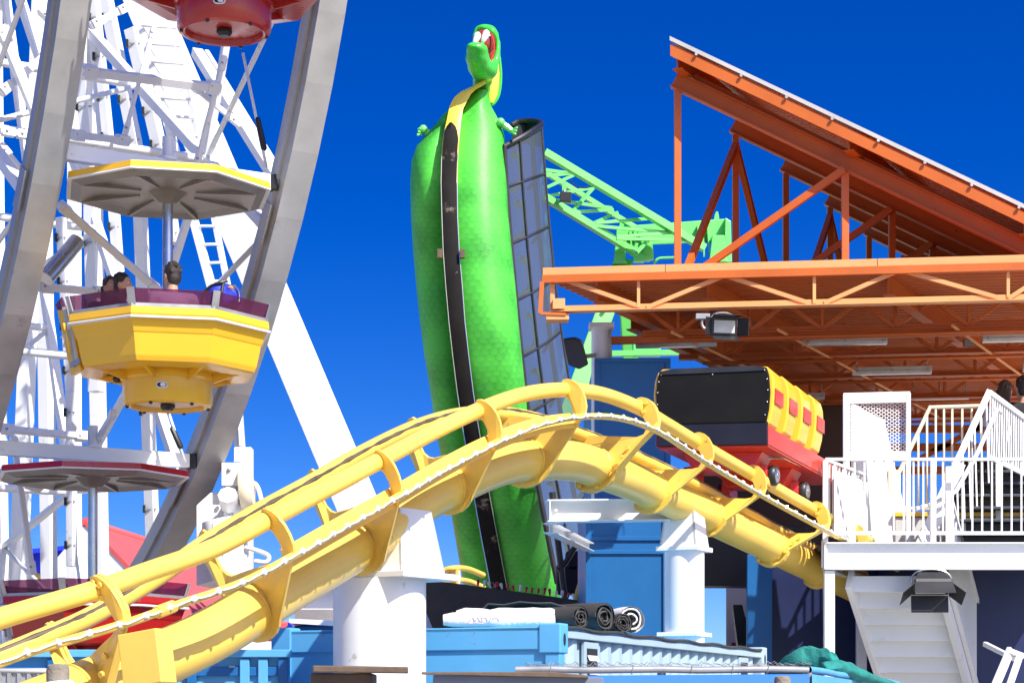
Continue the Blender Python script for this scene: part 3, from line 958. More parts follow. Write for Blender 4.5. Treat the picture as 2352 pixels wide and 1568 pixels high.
def gondola(name, label, pivot, paintm, group, th=0.0, number=False):
    t = thing(name, label, 'gondola', tuple(pivot), group)
    c = V(pivot)
    O = lambda r, z: octa(r, z, c, th)
    # spreader beam, collar and mast
    MB().beam(c - WA * 1.12, c + WA * 1.12, 0.11, 0.155).build('hanger_beam', 'white', t, bevel=0.008)
    MB().lathe([(0.062, -0.02), (0.062, 0.05), (0.055, 0.06), (0.055, 0.26), (0.0, 0.26)], c + V((0, 0, 0.05)), 20).lathe([(0.10, 0.07), (0.10, 0.10)], c, 20).build('collar', 'white', t)
    MB().lathe([(0.052, -0.30), (0.052, -2.0)], c, 24).build('mast', 'steel', t)
    for s_ in (-1, 1):
        ends = MB()
        ends.box(c + WA * 1.17 * s_ + V((0, 0, 0.0)), (0.10, 0.12, 0.16)).tube([c + WA * 1.1 * s_, c + WA * 1.3 * s_], 0.035, 12)
        ends.build('bearing', 'dark', t, bevel=0.01)
    # canopy
    cap = MB().loft([O(0.3, -0.14), O(0.98, -0.18), O(1.055, -0.19), O(1.065, -0.255), O(1.04, -0.262)], smooth=False).build('canopy', 'white', t)
    MB().loft([O(1.068, -0.195), O(1.074, -0.255), O(1.02, -0.259), O(1.02, -0.2)], closed=True, caps=False, smooth=False).build('trim_band', paintm, cap)
    MB().loft([O(1.075, -0.257), O(1.078, -0.270), O(1.0, -0.272), O(1.0, -0.26)], caps=False, smooth=False).build('edge_strip', 'white', cap)
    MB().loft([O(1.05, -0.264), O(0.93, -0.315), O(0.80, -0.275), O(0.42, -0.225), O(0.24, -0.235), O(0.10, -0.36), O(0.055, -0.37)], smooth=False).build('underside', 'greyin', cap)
    rb = MB()
    for a in AZ:
        d = V((math.sin(a + th), -math.cos(a + th), 0))
        rb.beam(c + d * 0.30 + V((0, 0, -0.262)), c + d * 0.90 + V((0, 0, -0.30)), 0.035, 0.035)
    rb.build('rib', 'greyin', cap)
    # basket
    bt, bb = -1.605, -2.085
    prof = [(1.03, bt + 0.02), (1.055, bt + 0.015), (1.06, bt - 0.05), (1.045, bt - 0.09), (1.03, bt - 0.10), (0.985, -1.815), (0.975, -1.83), (0.93, -2.03), (0.925, -2.045), (0.905, bb), (0.86, bb - 0.01), (0.70, -2.11), (0.62, -2.065), (0.47, -2.095), (0.46, -2.145)]
    inner = [(0.97, bt + 0.02), (0.93, -1.895), (0.86, -1.995), (0.1, -1.995)]
    bas = MB().loft([O(r, z) for r, z in inner[::-1]] + [O(r, z) for r, z in prof], smooth=False).build('basket', paintm, t)
    MB().loft([O(1.072, bt - 0.072), O(1.078, bt - 0.078), O(1.074, bt - 0.092), O(1.04, bt - 0.094)], caps=False, smooth=False).build('rub_strip', 'white', bas)
    MB().loft([O(1.045, bt + 0.018), O(1.045, bt + 0.05), O(1.02, bt + 0.05), O(1.02, bt + 0.018)], caps=False, smooth=False).build('sill', 'galv', bas)
    for a in AZ:
        for da in (-0.0,):
            d = V((math.sin(a + th), -math.cos(a + th), 0))
            MB().prism([c + d * 0.44 + V((0, 0, -2.085)), c + d * 0.80 + V((0, 0, -2.09)), c + d * 0.47 + V((0, 0, -2.185))], V((-d.y, d.x, 0)) * 0.03).build('gusset', paintm, bas)
    MB().lathe([(0.47, -2.075), (0.475, -2.145), (0.45, -2.165), (0.445, -2.375), (0.43, -2.405), (0.39, -2.42), (0.37, -2.41), (0.355, -2.365), (0.15, -2.355), (0.0, -2.355)], c, 44).build('turntable_drum', paintm, t)
    MB().lathe([(0.34, -2.373), (0.30, -2.377), (0.0, -2.377)], c, 32).build('bottom_disc', 'cream' if paintm == 'ygond' else 'rgond', t)
    MB().lathe([(0.0, -2.375), (0.075, -2.385), (0.075, -2.415), (0.05, -2.445), (0, -2.445)], c, 14).build('drain_plug', 'dark', t)
    for a in range(6):
        an = R(60 * a + 15)
        MB().ball(c + V((0.405 * math.cos(an), 0.405 * math.sin(an), -2.42)), 0.02, 8).build('bolt', 'dark', t)
    # oval badge on the drum
    bd = R(2)
    d = V((math.sin(bd), -math.cos(bd), 0))
    s_ = V((math.cos(bd), math.sin(bd), 0))
    ov = lambda rx, rz, off, q0=0, q1=24: [c + d * (0.447 + off) + s_ * (rx * math.copysign(abs(math.cos(k * 2 * math.pi / 24)) ** .55, math.cos(k * 2 * math.pi / 24))) + V((0, 0, -2.255 + rz * math.sin(k * 2 * math.pi / 24))) for k in range(q0, q1)]
    bg_ = MB().prism(ov(0.058, 0.034, 0), d * 0.012).build('badge', 'sign', t)
    MB().prism(ov(0.047, 0.023, 0.010), d * 0.006).build('badge_field', 'dark', bg_)
    MB().prism([p + s_ * 0.012 for p in ov(0.026, 0.019, 0.014)], d * 0.006).build('badge_mark', 'sign', bg_)
    # purple window panels with galvanised corner posts
    win = MB()
    for i in range(8):
        j = (i + 1) % 8
        a0, a1, b0, b1 = O(1.03, bt + 0.05)[i], O(1.03, bt + 0.05)[j], O(1.075, bt + 0.185)[i], O(1.075, bt + 0.185)[j]
        if i == 6:
            continue
        n_ = ((a0 + a1) / 2 - c)
        n_.z = 0
        win.prism([a0, a1, b1, b0], -n_.normalized() * 0.008)
    win.build('window_band', 'purple', t)
    for i in range(8):
        p0, p1 = O(1.034, bt + 0.04)[i], O(1.08, bt + 0.19)[i]
        d = (p0 - c)
        d.z = 0
        d.normalize()
        MB().beam(p0, p1, 0.075, 0.012, d).build('corner_post', 'galv', t)
    # door on the left flank
    i, j = 6, 7
    P = lambda u, z, out=0.0: (O(1.0, 0)[i].lerp(O(1.0, 0)[j], u) - c) * (1.06 if z > -1.695 else 1.06 + (z + 1.75) * 0.36) + c + V((0, 0, z))
    fr_ = MB()
    nrm = (P(0.5, -1.645) - c)
    nrm.z = 0
    nrm.normalize()
    for (u0, z0, u1, z1) in ((0.18, -1.445, 0.18, -2.015), (0.82, -1.445, 0.82, -2.015), (0.18, -2.015, 0.82, -2.015), (0.18, -1.665, 0.82, -1.665)):
        fr_.beam(P(u0, z0) + nrm * 0.012, P(u1, z1) + nrm * 0.012, 0.03, 0.03, nrm)
    dr = fr_.build('door_frame', 'galv', t)
    MB().tube([P(0.9, -1.665) + nrm * 0.05, P(0.9, -1.945) + nrm * 0.05], 0.013, 8).build('grab_bar', paintm, dr)
    if number:
        mk = MB()
        cs = [(0.02, 0.05), (0.05, 0.075), (0.085, 0.05), (0.07, 0.01), (0.02, -0.05), (0.09, -0.05)]
        u_ = (O(1, 0)[j] - O(1, 0)[i]).normalized()
        dn = (P(0.08, -1.945) - P(0.08, -1.745)).normalized()
        b0 = P(0.03, -1.805) + nrm * 0.02
        mk.tube([b0 + u_ * x - dn * y for x, y in cs], 0.010, 6)
        mk.build('numeral', 'numeral', dr)
    # benches
    MB().loft([O(0.90, -1.925), O(0.90, -1.745), O(0.55, -1.745), O(0.55, -1.925)], smooth=False).build('bench', paintm, t)
    return t


piv = lambda k: wp(PH2 + STEP * k, WR, 0.04)
pv2 = G2c
gy = gondola('gondola', 'yellow ferris wheel gondola carrying riders and a blue backpack', pv2, 'ygond', 'gondolas on the ferris wheel')
# its door leaf stands ajar on the left flank
dq = [D(x, y, Y) for x, y, Y in ((131, 712, 21.35), (160, 706, 21.0), (185, 850, 21.05), (163, 862, 21.3))]
dl = MB().prism(dq, V((0.03, 0.05, 0))).build('door', 'ygond', gy, bevel=0.006)
MB().prism([D(127, 700, 21.36), D(141, 682, 21.2), D(150, 706, 21.1), D(133, 716, 21.34)], V((0.01, 0.02, 0))).build('door_pane', 'purple', dl)
MB().beam(D(147, 705, 21.1), D(174, 845, 21.15), 0.035, 0.02, (0, -1, 0)).build('door_rail', 'galv', dl)
MB().beam(D(163, 838, 21.15), D(184, 828, 21.0), 0.02, 0.05).build('door_rail', 'galv', dl)
MB().tube(catmull([D(140, 775, 21.2), D(147, 768, 21.15), D(150, 778, 21.15), D(146, 795, 21.18), D(153, 793, 21.15)], 4), 0.008, 6).build('numeral', 'numeral', dl)
gondola('gondola', 'red ferris wheel gondola at the top edge seen from below', D(515, 0, 20.3).xy.to_3d() + V((0, 0, D(515, 95, 20.3).z + 2.49)), 'rgond', 'gondolas on the ferris wheel', th=R(10))
gondola('gondola', 'red ferris wheel gondola hanging lowest behind the yellow track', D(213, 1043, 23.3), 'rgond', 'gondolas on the ferris wheel', th=R(4))
# ------------------------------------------------------------------ dragon swing boat
dr = thing('dragon_boat', 'tall bright green dragon swing boat standing on end with open red mouth', 'dragon ride', tuple(D(1100, 1500, 39).xy) + (0,))
# row, left outline, keel left, keel right, right outline
LV = [(206, 1082, 1088, 1094, 1122), (222, 1064, 1070, 1080, 1124), (242, 1042, 1050, 1070, 1127), (262, 1019, 1032, 1062, 1138), (285, 1000, 1024, 1058, 1150), (310, 978, 1019, 1055, 1158), (335, 957, 1016, 1053, 1161), (370, 945, 1014, 1051, 1162), (420, 942, 1013, 1050, 1164),
      (500, 944, 1015, 1051, 1168), (580, 949, 1018, 1055, 1176), (660, 956, 1024, 1062, 1184), (740, 964, 1031, 1068, 1191), (820, 975, 1040, 1077, 1199),
      (900, 988, 1050, 1087, 1207), (980, 1000, 1062, 1099, 1217), (1060, 1014, 1075, 1112, 1229), (1140, 1029, 1088, 1125, 1242), (1230, 1045, 1104, 1142, 1257), (1340, 1064, 1125, 1163, 1281), (1460, 1090, 1150, 1190, 1308)]
YKP = [(40, 39.0), (232, 39.0), (330, 38.6), (500, 38.25), (700, 38.2), (860, 38.4), (1000, 38.85), (1150, 39.6), (1300, 40.6), (1480, 42.0)]


def YK(y):
    for (a, b), (c, d) in zip(YKP, YKP[1:]):
        if y <= c:
            t = (y - a) / (c - a)
            return b + (d - b) * t
    return YKP[-1][1]




def dragon_side(right):
    mb = MB()
    rings, uvs = [], []
    n = 22
    for (y, xl, kl, kr, xr) in LV:
        w_ = (xr - xl)
        ring = []
        if right:
            x0, x1 = kr, xr
        else:
            x0, x1 = kl, xl
        dep = 0.85 * min(1.0, w_ / 200.0)
        rec = 0.16 if y < 330 else 0.16 + 1.05 * min(1.0, ((y - 330) / 260.0)) ** 1.8
        for k in range(n + 1):
            t = k / n
            # rounded belly: leaves the keel groove, swells towards the viewer and turns away at the flank
            x = x0 + (x1 - x0) * (math.sin(t * math.pi / 2 * 1.0) ** (0.95) if not right else math.sin(t * math.pi / 2) ** 1.02)
            bulge = 0.16 * math.sin(min(1.0, t * 2.2) * math.pi / 2)
            if right:
                yy = YK(y) + 0.05 - bulge + dep * 0.85 * (1 - math.cos(t * math.pi / 2)) ** 1.15
            else:
                yy = YK(y) + rec - bulge * 0.5 + dep * 0.75 * (1 - math.cos(t * math.pi / 2)) ** 1.1
            ring.append(D(x, y, yy))
        rings.append(ring)
    rv = [[mb.bm.verts.new(p) for p in r] for r in rings]
    uvl = mb.bm.loops.layers.uv.new('UVMap')
    cum = [0.0]
    for a, b in zip(rings, rings[1:]):
        cum.append(cum[-1] + (a[5] - b[5]).length)
    arc = [[0.0] for _ in rings]
    for q, r in enumerate(rings):
        for a, b in zip(r, r[1:]):
            arc[q].append(arc[q][-1] + (a - b).length)
    for i in range(len(rings) - 1):
        for k in range(n):
            idx = ((i, k), (i, k + 1), (i + 1, k + 1), (i + 1, k))
            f = mb.bm.faces.new([rv[p][q] for p, q in idx])
            f.smooth = True
            for lp, (p, q) in zip(f.loops, idx):
                lp[uvl].uv = (arc[p][q], -cum[p])
    # back wall of the hull so that it has depth
    back = [[mb.bm.verts.new(r[-1] + V((-0.25 if right else 0.25, 1.5, 0))), mb.bm.verts.new(r[0] + V((0, 2.0, 0)))] for r in rings]
    for i in range(len(rings) - 1):
        for a, b, c, d in ((rv[i][-1], back[i][0], back[i + 1][0], rv[i + 1][-1]), (back[i][0], back[i][1], back[i + 1][1], back[i + 1][0])):
            f = mb.bm.faces.new((a, b, c, d))
            for lp in f.loops:
                lp[uvl].uv = (lp.vert.co.y, lp.vert.co.z)
    return mb


for right in (False, True):
    sd = dragon_side(right).build('hull_side', 'hide', dr)
    ed = MB().tube([D(r[3] if right else r[2], r[0], YK(r[0]) - 0.06) for r in LV[4:]], 0.0065, 8)
    ed.build('edge_trim', 'concrete', sd)
BO = lambda y: 0.02 + 0.24 * max(0.0, min(1.0, (375 - y) / 140.0))
bel = MB()
BB = [(420, 1013, 1050, 420), (370, 1014, 1051, 370), (330, 1016, 1054, 330), (300, 1021, 1056, 301), (272, 1027, 1059, 276), (243, 1033, 1064, 250), (224, 1043, 1073, 232), (211, 1058, 1082, 217), (203, 1076, 1092, 207), (195, 1092, 1102, 201), (183, 1113, 1117, 192)]
bel.loft([[D(a, y0, YK(y0) - BO(y0)), D((a + b) / 2, (y0 + y1) / 2, YK(y0) - BO(y0) - 0.03), D(b, y1, YK(y0) - BO(y0)), D(b, y1, YK(y0) + 0.3), D(a, y0, YK(y0) + 0.3)] for y0, a, b, y1 in BB], smooth=True)
bel.build('belly_band', 'belly', dr)
ke = MB()
rows = [(281, 1033, 1038), (290, 1026, 1046), (300, 1021, 1050), (320, 1019, 1053)] + [(r[0], r[2] + 1.5, r[3] - 1.5) for r in LV if r[0] >= 335]
ke.loft([[D(a, y, YK(y) - BO(y) - 0.035), D((a + b) / 2, y, YK(y) - BO(y) - 0.08), D(b, y, YK(y) - BO(y) - 0.035), D(b, y, YK(y) + 0.3), D(a, y, YK(y) + 0.3)] for y, a, b in rows], smooth=True)
ke.build('keel_strip', 'keel', dr)
for x in (1010, 1062):
    MB().box(D(x, 583, YK(583) - 0.1), (0.09, 0.10, 0.16)).build('keel_bracket', 'brown', dr, bevel=0.006)

# neck and head
PX = 39.2 / F
hd = MB()
S = lambda v: v * PX


def hb(x, y, Y, rx, rz, ry=None, rot=0):
    hd.ball(D(x, y, Y), (S(rx), S(ry if ry else rx), S(rz)), 18, Matrix.Rotation(R(rot), 3, 'Y'))


neck = [(1098, 250, 39.6, 24), (1101, 232, 39.5, 24), (1104, 215, 39.4, 23), (1106, 200, 39.25, 22), (1108, 184, 39.1, 25), (1110, 168, 38.95, 28)]
hd.tube(catmull([D(x, y, Y) for x, y, Y, r in neck], 4), [S(neck[min(len(neck) - 1, i // 4)][3]) for i in range(4 * (len(neck) - 1) + 1)], 18)
hb(1109, 171, 38.75, 29, 14, 34)
hb(1103, 154, 38.6, 31, 22, 36)       # throat pouch
hb(1096, 134, 38.4, 29, 22, 36)
hb(1096, 115, 38.25, 27, 15, 32)      # lower jaw
hb(1086, 112, 38.2, 18, 14, 26)
hb(1128, 160, 38.75, 17, 20, 28)      # corner of the mouth
hb(1114, 68, 38.85, 27, 11, 24)       # brow
hb(1130, 76, 38.8, 13, 14, 24)
hd.tube(catmull([D(1091, 70, 38.75), D(1087, 84, 38.8), D(1087, 102, 38.85)], 4), S(5), 12)
hd.tube(catmull([D(1136, 72, 38.75), D(1142, 92, 38.78), D(1143, 116, 38.78), D(1140, 140, 38.74), D(1132, 156, 38.7)], 5), S(8.5), 12)
hb(1116, 100, 39.42, 29, 40, 16)      # back of the head
hb(1145, 120, 39.0, 5, 9, 9)
head = hd.build('head', 'headgreen', dr, remesh=0.04, smooth_it=16)
mo_ = MB()
mo_.ball(D(1112, 96, 38.70), (S(26), S(14), S(27)), 24)
mo_.ball(D(1126, 120, 38.80), (S(13), S(12), S(30)), 18, Matrix.Rotation(R(6), 3, 'Y'))
mo_.build('mouth', 'mouth', head)
for x, y in ((1094, 89), (1114, 84)):
    tm = MB()
    tm.tube(catmull([D(x + 4, y - 14, 38.34), D(x + 2, y - 4, 38.28), D(x - 4, y + 10, 38.26), D(x - 7, y + 19, 38.28)], 4),
            [S(v) for v in (1.5, 5, 7.2, 8, 8, 7.6, 7, 6.3, 5.4, 4.4, 3.2, 2.0, 0.8)], 14)
    tm.build('fang', 'tooth', head)
MB().tube(catmull([D(1128, 78, 38.58), D(1134, 98, 38.56), D(1134, 120, 38.56), D(1127, 143, 38.52)], 5), S(2.4), 8).build('lip', 'redch', head)
# yellow frill hanging behind the neck
fl = MB()
fr_pts = [(1146, 130, 1118, 165), (1148, 165, 1112, 190), (1147, 195, 1112, 205), (1143, 220, 1116, 222), (1134, 236, 1124, 236)]
fl.loft([[D(a, b, 39.35), D((a + c) / 2, (b + d) / 2, 39.28), D(c, d, 39.3), D(c, d, 39.42), D((a + c) / 2, (b + d) / 2, 39.42), D(a, b, 39.45)] for a, b, c, d in fr_pts], smooth=True)
frl = fl.build('neck_frill', 'belly', dr)
MB().tube(catmull([D(1146, 125, 39.36), D(1150, 165, 39.36), D(1149, 197, 39.36), D(1144, 222, 39.36), D(1133, 239, 39.36), D(1124, 238, 39.36)], 5), S(3.6), 10).build('frill_edge', 'headgreen', frl)
# little claws gripping the canopy
for pts, Yc in ((((1136, 283), (1150, 284), (1164, 292), (1176, 302)), 39.0), (((964, 304), (972, 300), (986, 306)), 39.2)):
    cl = MB().tube(catmull([D(x, y, Yc) for x, y in pts], 3), [S(10), S(10), S(9.5), S(9), S(8.5), S(8), S(8), S(7.5), S(7), S(7)][:3 * (len(pts) - 1) + 1], 8)
    cl.ball(D(pts[1][0], pts[1][1] - 3, Yc - 0.05), S(10), 10)
    ar = cl.build('arm', 'dgreen', dr)
    x, y = pts[-1] if Yc < 39.1 else pts[0]
    for q in range(3):
        MB().limb(D(x, y, Yc - 0.05), D(x + (7 if Yc < 39.1 else -4) + q * 2, y + 6 - q * 7, Yc - 0.15), S(4.5), S(3.2), 8).build('claw', 'dgreen', ar)

# glazed canopy along the deck side: surface from the hull edge to the outer rail
ED = [(300, 1178, 1241, 1), (345, 1160, 1244, 0)]
CA = [(338, 1158, 38.95), (430, 1163, 39.0), (560, 1173, 39.05), (690, 1185, 39.1), (820, 1198, 39.15), (950, 1213, 39.2), (1080, 1230, 39.25), (1210, 1254, 39.3), (1340, 1280, 39.35)]
CB = [(287, 1243, 39.75), (400, 1252, 39.8), (520, 1262, 39.85), (640, 1274, 39.9), (760, 1289, 39.95), (880, 1308, 40.0), (1000, 1328, 40.05), (1130, 1350, 40.1), (1270, 1376, 40.15)]
def gpt(i, t):
    a, b = D(CA[i][1], CA[i][0], CA[i][2]), D(CB[i][1], CB[i][0], CB[i][2])
    p = a.lerp(b, t)
    p += V((0.10, -0.16, 0)) * math.sin(t * math.pi)
    return p
NG = 10
gl = MB()
gl.loft([[gpt(i, t / NG) for t in range(NG + 1)] for i in range(len(CA))], closed=False, smooth=True)
gob = gl.build('canopy_glazing', 'tint', dr)
for i in range(len(CA)):
    MB().tube([gpt(i, t / NG) + V((0, -0.012, 0)) for t in range(NG + 1)], 0.022 if i else 0.032, 6).build('glazing_bar', 'dark', dr)
for t, r in ((0.0, 0.055), (0.30, 0.026), (1.0, 0.028)):
    MB().tube(catmull([gpt(i, t) + V((0, -0.014, 0)) for i in range(len(CA))], 3), r, 6).build('canopy_rail', 'dark', dr)
# curved rim at the top of the canopy, going round behind
rim_pts = [gpt(0, t / 6) for t in range(7)] + [D(1240, 281, 40.1), D(1218, 278, 40.4), D(1192, 280, 40.5), D(1176, 288, 40.45)]
MB().tube(catmull(rim_pts, 4), 0.055, 8).build('canopy_rim', 'dark', dr)
ins = MB()
ins.loft([[D(1176, 290, 40.45), D(1205, 280, 40.5), D(1240, 284, 40.15)], [D(1176, 345, 40.45), D(1205, 330, 40.5), D(1245, 340, 40.15)]], closed=False)
ins.build('far_panel', 'navy', dr)
# far glazing frame and seats behind the glass
for i in range(1, len(CA)):
    MB().tube([gpt(i, 0.25) + V((0.15, 0.9, 0.1)), gpt(i, 1.0) + V((-0.05, 0.35, 0.1))], 0.035, 6).build('far_bar', 'navy', dr)
MB().tube([gpt(i, 0.62) + V((0, 0.6, 0)) for i in range(len(CA))], 0.05, 6).build('far_rail', 'navy', dr)
for i in range(8):
    a = gpt(i, 0.05).lerp(gpt(i + 1, 0.05), 0.55)
    cs = catmull([a + V((0.05, 0.3, 0.34)), a + V((0.17, 0.3, 0.28)), a + V((0.21, 0.3, 0.0)), a + V((0.19, 0.3, -0.22)), a + V((0.03, 0.3, -0.34))], 4)
    MB().loft([[p + V((0, -0.12, 0)), p + V((0.07, -0.12, 0.03)), p + V((0.07, 0.3, 0.03)), p + V((0, 0.3, 0))] for p in cs], smooth=True).build('seat', 'pblue', dr)

# swing arm: lattice boom from the deck to the pivot
def arm_plane(Y0, Y1, dx=0, dy=0):
    A = lambda x, y, s: D(x + dx * s, y + dy * s, Y0 + (Y1 - Y0) * s)
    tA, tB = A(1250, 350, 0), A(1618, 570, 1)
    bA, bB = A(1250, 452, 0), A(1462, 582, 1)
    return tA, tB, bA, bB


tA, tB, bA, bB = arm_plane(40.2, 41.2)
arm = MB().beam(tA, tB, 0.14, 0.14).build('boom_chord', 'dgreen', dr, bevel=0.008)
MB().beam(bA, bB, 0.13, 0.13).build('boom_chord', 'dgreen', dr, bevel=0.008)
tA2 = tA + V((0.1, 1.1, -0.15))
MB().beam(D(1250, 395, 41.2), D(1500, 548, 42.0), 0.09, 0.09).build('boom_chord', 'dgreen', dr)
lace = [((1250, 390), (1318, 400)), ((1250, 404), (1318, 398)), ((1252, 432), (1318, 402)), ((1262, 450), (1362, 431)), ((1262, 458), (1405, 478)), ((1312, 487), (1408, 482)), ((1362, 513), (1418, 488)),
        ((1368, 512), (1490, 502)), ((1366, 519), (1545, 535)), ((1416, 544), (1560, 533)), ((1416, 548), (1580, 552)), ((1462, 580), (1492, 548)), ((1316, 484), (1362, 432))]
for p, q in lace:
    MB().beam(D(p[0], p[1], 40.7), D(q[0], q[1], 41.1), 0.055, 0.055).build('boom_lacing', 'dgreen', dr)
# work light clamped on the boom
wl = thing('work_light', 'small square black work light on the green boom', 'work light', tuple(D(1298, 450, 40.1)))
MB().box(D(1299, 453, 40.1), (0.22, 0.10, 0.19), Matrix.Rotation(R(4), 3, 'Y')).build('lamp_body', 'dark', wl, bevel=0.01)
MB().box(D(1296, 428, 40.15), (0.08, 0.08, 0.16)).build('bracket', 'dgreen', wl)
MB().tube([D(1296, 436, 40.1), D(1298, 446, 40.1)], 0.02, 8).build('stem', 'galv', wl)
MB().tube(catmull([D(1310, 412, 40.2), D(1320, 425, 40.2), D(1340, 432, 40.2), D(1362, 428, 40.2)], 4), 0.012, 6).build('cable', 'dark', wl)

# ride frame carrying the pivot
fm = thing('swing_tower', 'lime green steel frame with ribbed pivot brackets behind the orange canopy', 'ride tower', tuple(D(1550, 700, 42).xy) + (0,))
MB().loft([[D(1420, 520, Y), D(1672, 502, Y), D(1672, 545, Y), D(1650, 556, Y), D(1495, 562, Y), D(1420, 566, Y)] for Y in (41.8, 42.6)], smooth=False).build('cross_beam', 'dgreen', fm, bevel=0.02)
MB().loft([[D(1666, 500, Y), D(1679, 508, Y), D(1681, 602, Y), D(1664, 602, Y)] for Y in (41.5, 42.6)], smooth=False).build('end_plate', 'dgreen', fm, bevel=0.01)
for x0, x1, x2, x3, y0, y1 in ((1416, 1441, 1436, 1410, 528, 596), (1636, 1664, 1668, 1630, 540, 592)):
    MB().loft([[D(x0, y0, Y), D(x1, y0, Y), D(x2, y1, Y), D(x2 + 6, y1 + 10, Y), D(x3 - 4, y1 + 10, Y), D(x3, y1, Y)] for Y in (41.4, 42.3)], smooth=False).build('pedestal', 'dgreen', fm, bevel=0.015)
for x, y0, y1 in ((1445, 530, 565), (1455, 528, 565), (1465, 530, 572), (1601, 518, 556), (1612, 515, 590), (1624, 515, 588)):
    MB().prism([D(x, y0, 41.55), D(x + 4, y1, 41.55), D(x + 4, y1, 42.0), D(x, y0, 42.0)], (0.03, 0, 0)).build('rib', 'dgreen', fm)
for x, y in ((1427, 512), (1645, 494)):
    MB().prism([D(x - 5, y + 12, 42.1), D(x - 3, y, 42.1), D(x, y - 8, 42.1), D(x + 4, y - 8, 42.1), D(x + 6, y, 42.1), D(x + 7, y + 12, 42.1)], (0, 0.08, 0)).build('lifting_lug', 'dgreen', fm)
MB().lathe([(0, -0.1), (0.28, -0.1), (0.30, 0.0), (0.28, 0.1), (0, 0.1)], D(1484, 566, 41.6), 24, Matrix.Rotation(R(80), 3, 'Y')).build('pivot_disc', 'dgreen', fm)
MB().beam(D(1467, 560, 41.5), D(1467, 602, 41.5), 0.2, 0.2).build('hanger', 'dgreen', fm)
MB().tube(catmull([D(1502, 605, 41.5), D(1512, 594, 41.5), D(1530, 592, 41.5), D(1552, 590, 41.5), D(1560, 575, 41.5)], 4), 0.025, 8).build('hose', 'dgreen', fm)
for p, q, wd in (((1432, 600, 42), (1285, 1010, 41), 0.36), ((1660, 600, 42), (1700, 1300, 41), 0.3), ((1432, 600, 42.5), (1480, 1300, 44), 0.3)):
    MB().beam(D(*p), D(*q), wd, wd, (0, 1, 0)).build('frame_leg', 'dgreen', fm, bevel=0.02)
MB().beam(D(1405, 812, 41.5), D(1640, 808, 41.5), 0.14, 0.10).build('frame_rail', 'dgreen', fm)
MB().box(D(1485, 800, 41.9), (0.55, 0.3, 0.3)).build('frame_box', 'dgreen', fm, bevel=0.02)
# black canvas skirt of the loading pit with coloured bulbs
pit = thing('ride_skirt', 'dark canvas barrier of the dragon ride edged with small bulbs', 'barrier', tuple(D(1140, 1420, 30).xy) + (0,))
edge = [D(960, 1330, 30), D(1040, 1338, 30), D(1130, 1350, 30), D(1220, 1362, 30), D(1290, 1372, 30), D(1345, 1380, 30)]
MB().prism(edge + [V((edge[-1].x, 30, 0)), V((edge[0].x, 30, 0))], (0, 0.06, 0)).build('canvas', 'rubber', pit)
ee = resample(catmull(edge, 6), 0.085)
rnd = random.Random(5)
for i, p in enumerate(ee[10:34]):
    m_ = 'redbulb' if i % 3 == 0 or rnd.random() < .25 else 'bulb'
    MB().limb(p + V((0, -0.03, 0.015)), p + V((rnd.uniform(-.015, .015), -0.035, 0.055 + rnd.uniform(0, .03))), 0.014, 0.024, 8).build('light_bulb', m_, pit)
# black frames and yellow straps of the next ride in the gap
gp = thing('restraint_rack', 'black steel restraint frames with gold straps beside the dragon hull', 'restraint frames', tuple(D(1320, 1350, 33).xy) + (0,))
for pts, r in (([(1268, 1130), (1278, 1215), (1292, 1330), (1302, 1400)], 0.05), ([(1345, 1215), (1300, 1290), (1282, 1310)], 0.045), ([(1355, 1365), (1310, 1400)], 0.04)):
    MB().tube([D(x, y, 33) for x, y in pts], r, 8).build('frame_tube', 'dark', gp)
for k, pts in enumerate(([(1352, 1300), (1330, 1345), (1318, 1400)], [(1358, 1312), (1340, 1350), (1328, 1400)], [(1292, 1300), (1296, 1350), (1292, 1400)], [(1362, 1330), (1346, 1370), (1342, 1400)])):
    MB().tube(catmull([D(x, y, 33.2) for x, y in pts], 4), 0.035, 6).build('strap', 'belly', gp)
for x, y, w1, h1 in ((1305, 1330, 0.38, 0.5), (1320, 1290, 0.3, 0.35)):
    MB().box(D(x, y, 33.8), (w1, 0.2, h1)).build('pad', 'navy', gp, bevel=0.06)
# ------------------------------------------------------------------ station canopy (flat roof, sloping roof on struts)
stn = thing('station_canopy', 'orange steel station canopy with a flat roof and a raised sloping roof', 'station roof', tuple(D(1380, 1300, 25.6).xy) + (0,))
fa0, fa1 = D(1246, 615, 24.3), D(2420, 583, 23.55)
fz = 0.17
dirF = (fa1 - fa0).normalized()
REC = V((0.42, 0.91, 0)).normalized()
# fascia in three lengths
cuts = [0.0, 0.246, 0.662, 1.0]
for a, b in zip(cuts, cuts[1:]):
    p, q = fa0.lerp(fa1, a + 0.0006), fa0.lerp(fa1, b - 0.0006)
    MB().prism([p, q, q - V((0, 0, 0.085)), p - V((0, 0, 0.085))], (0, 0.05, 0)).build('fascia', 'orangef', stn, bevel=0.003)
ch = MB()
p, q = fa0 - V((0, -0.02, 0.13)), fa1 - V((0, -0.02, 0.13))
MB().profile([(-0.03, -0.04), (0.03, -0.04), (0.03, 0.043), (-0.03, 0.043)], p, q).build('top_chord', 'orange', stn)
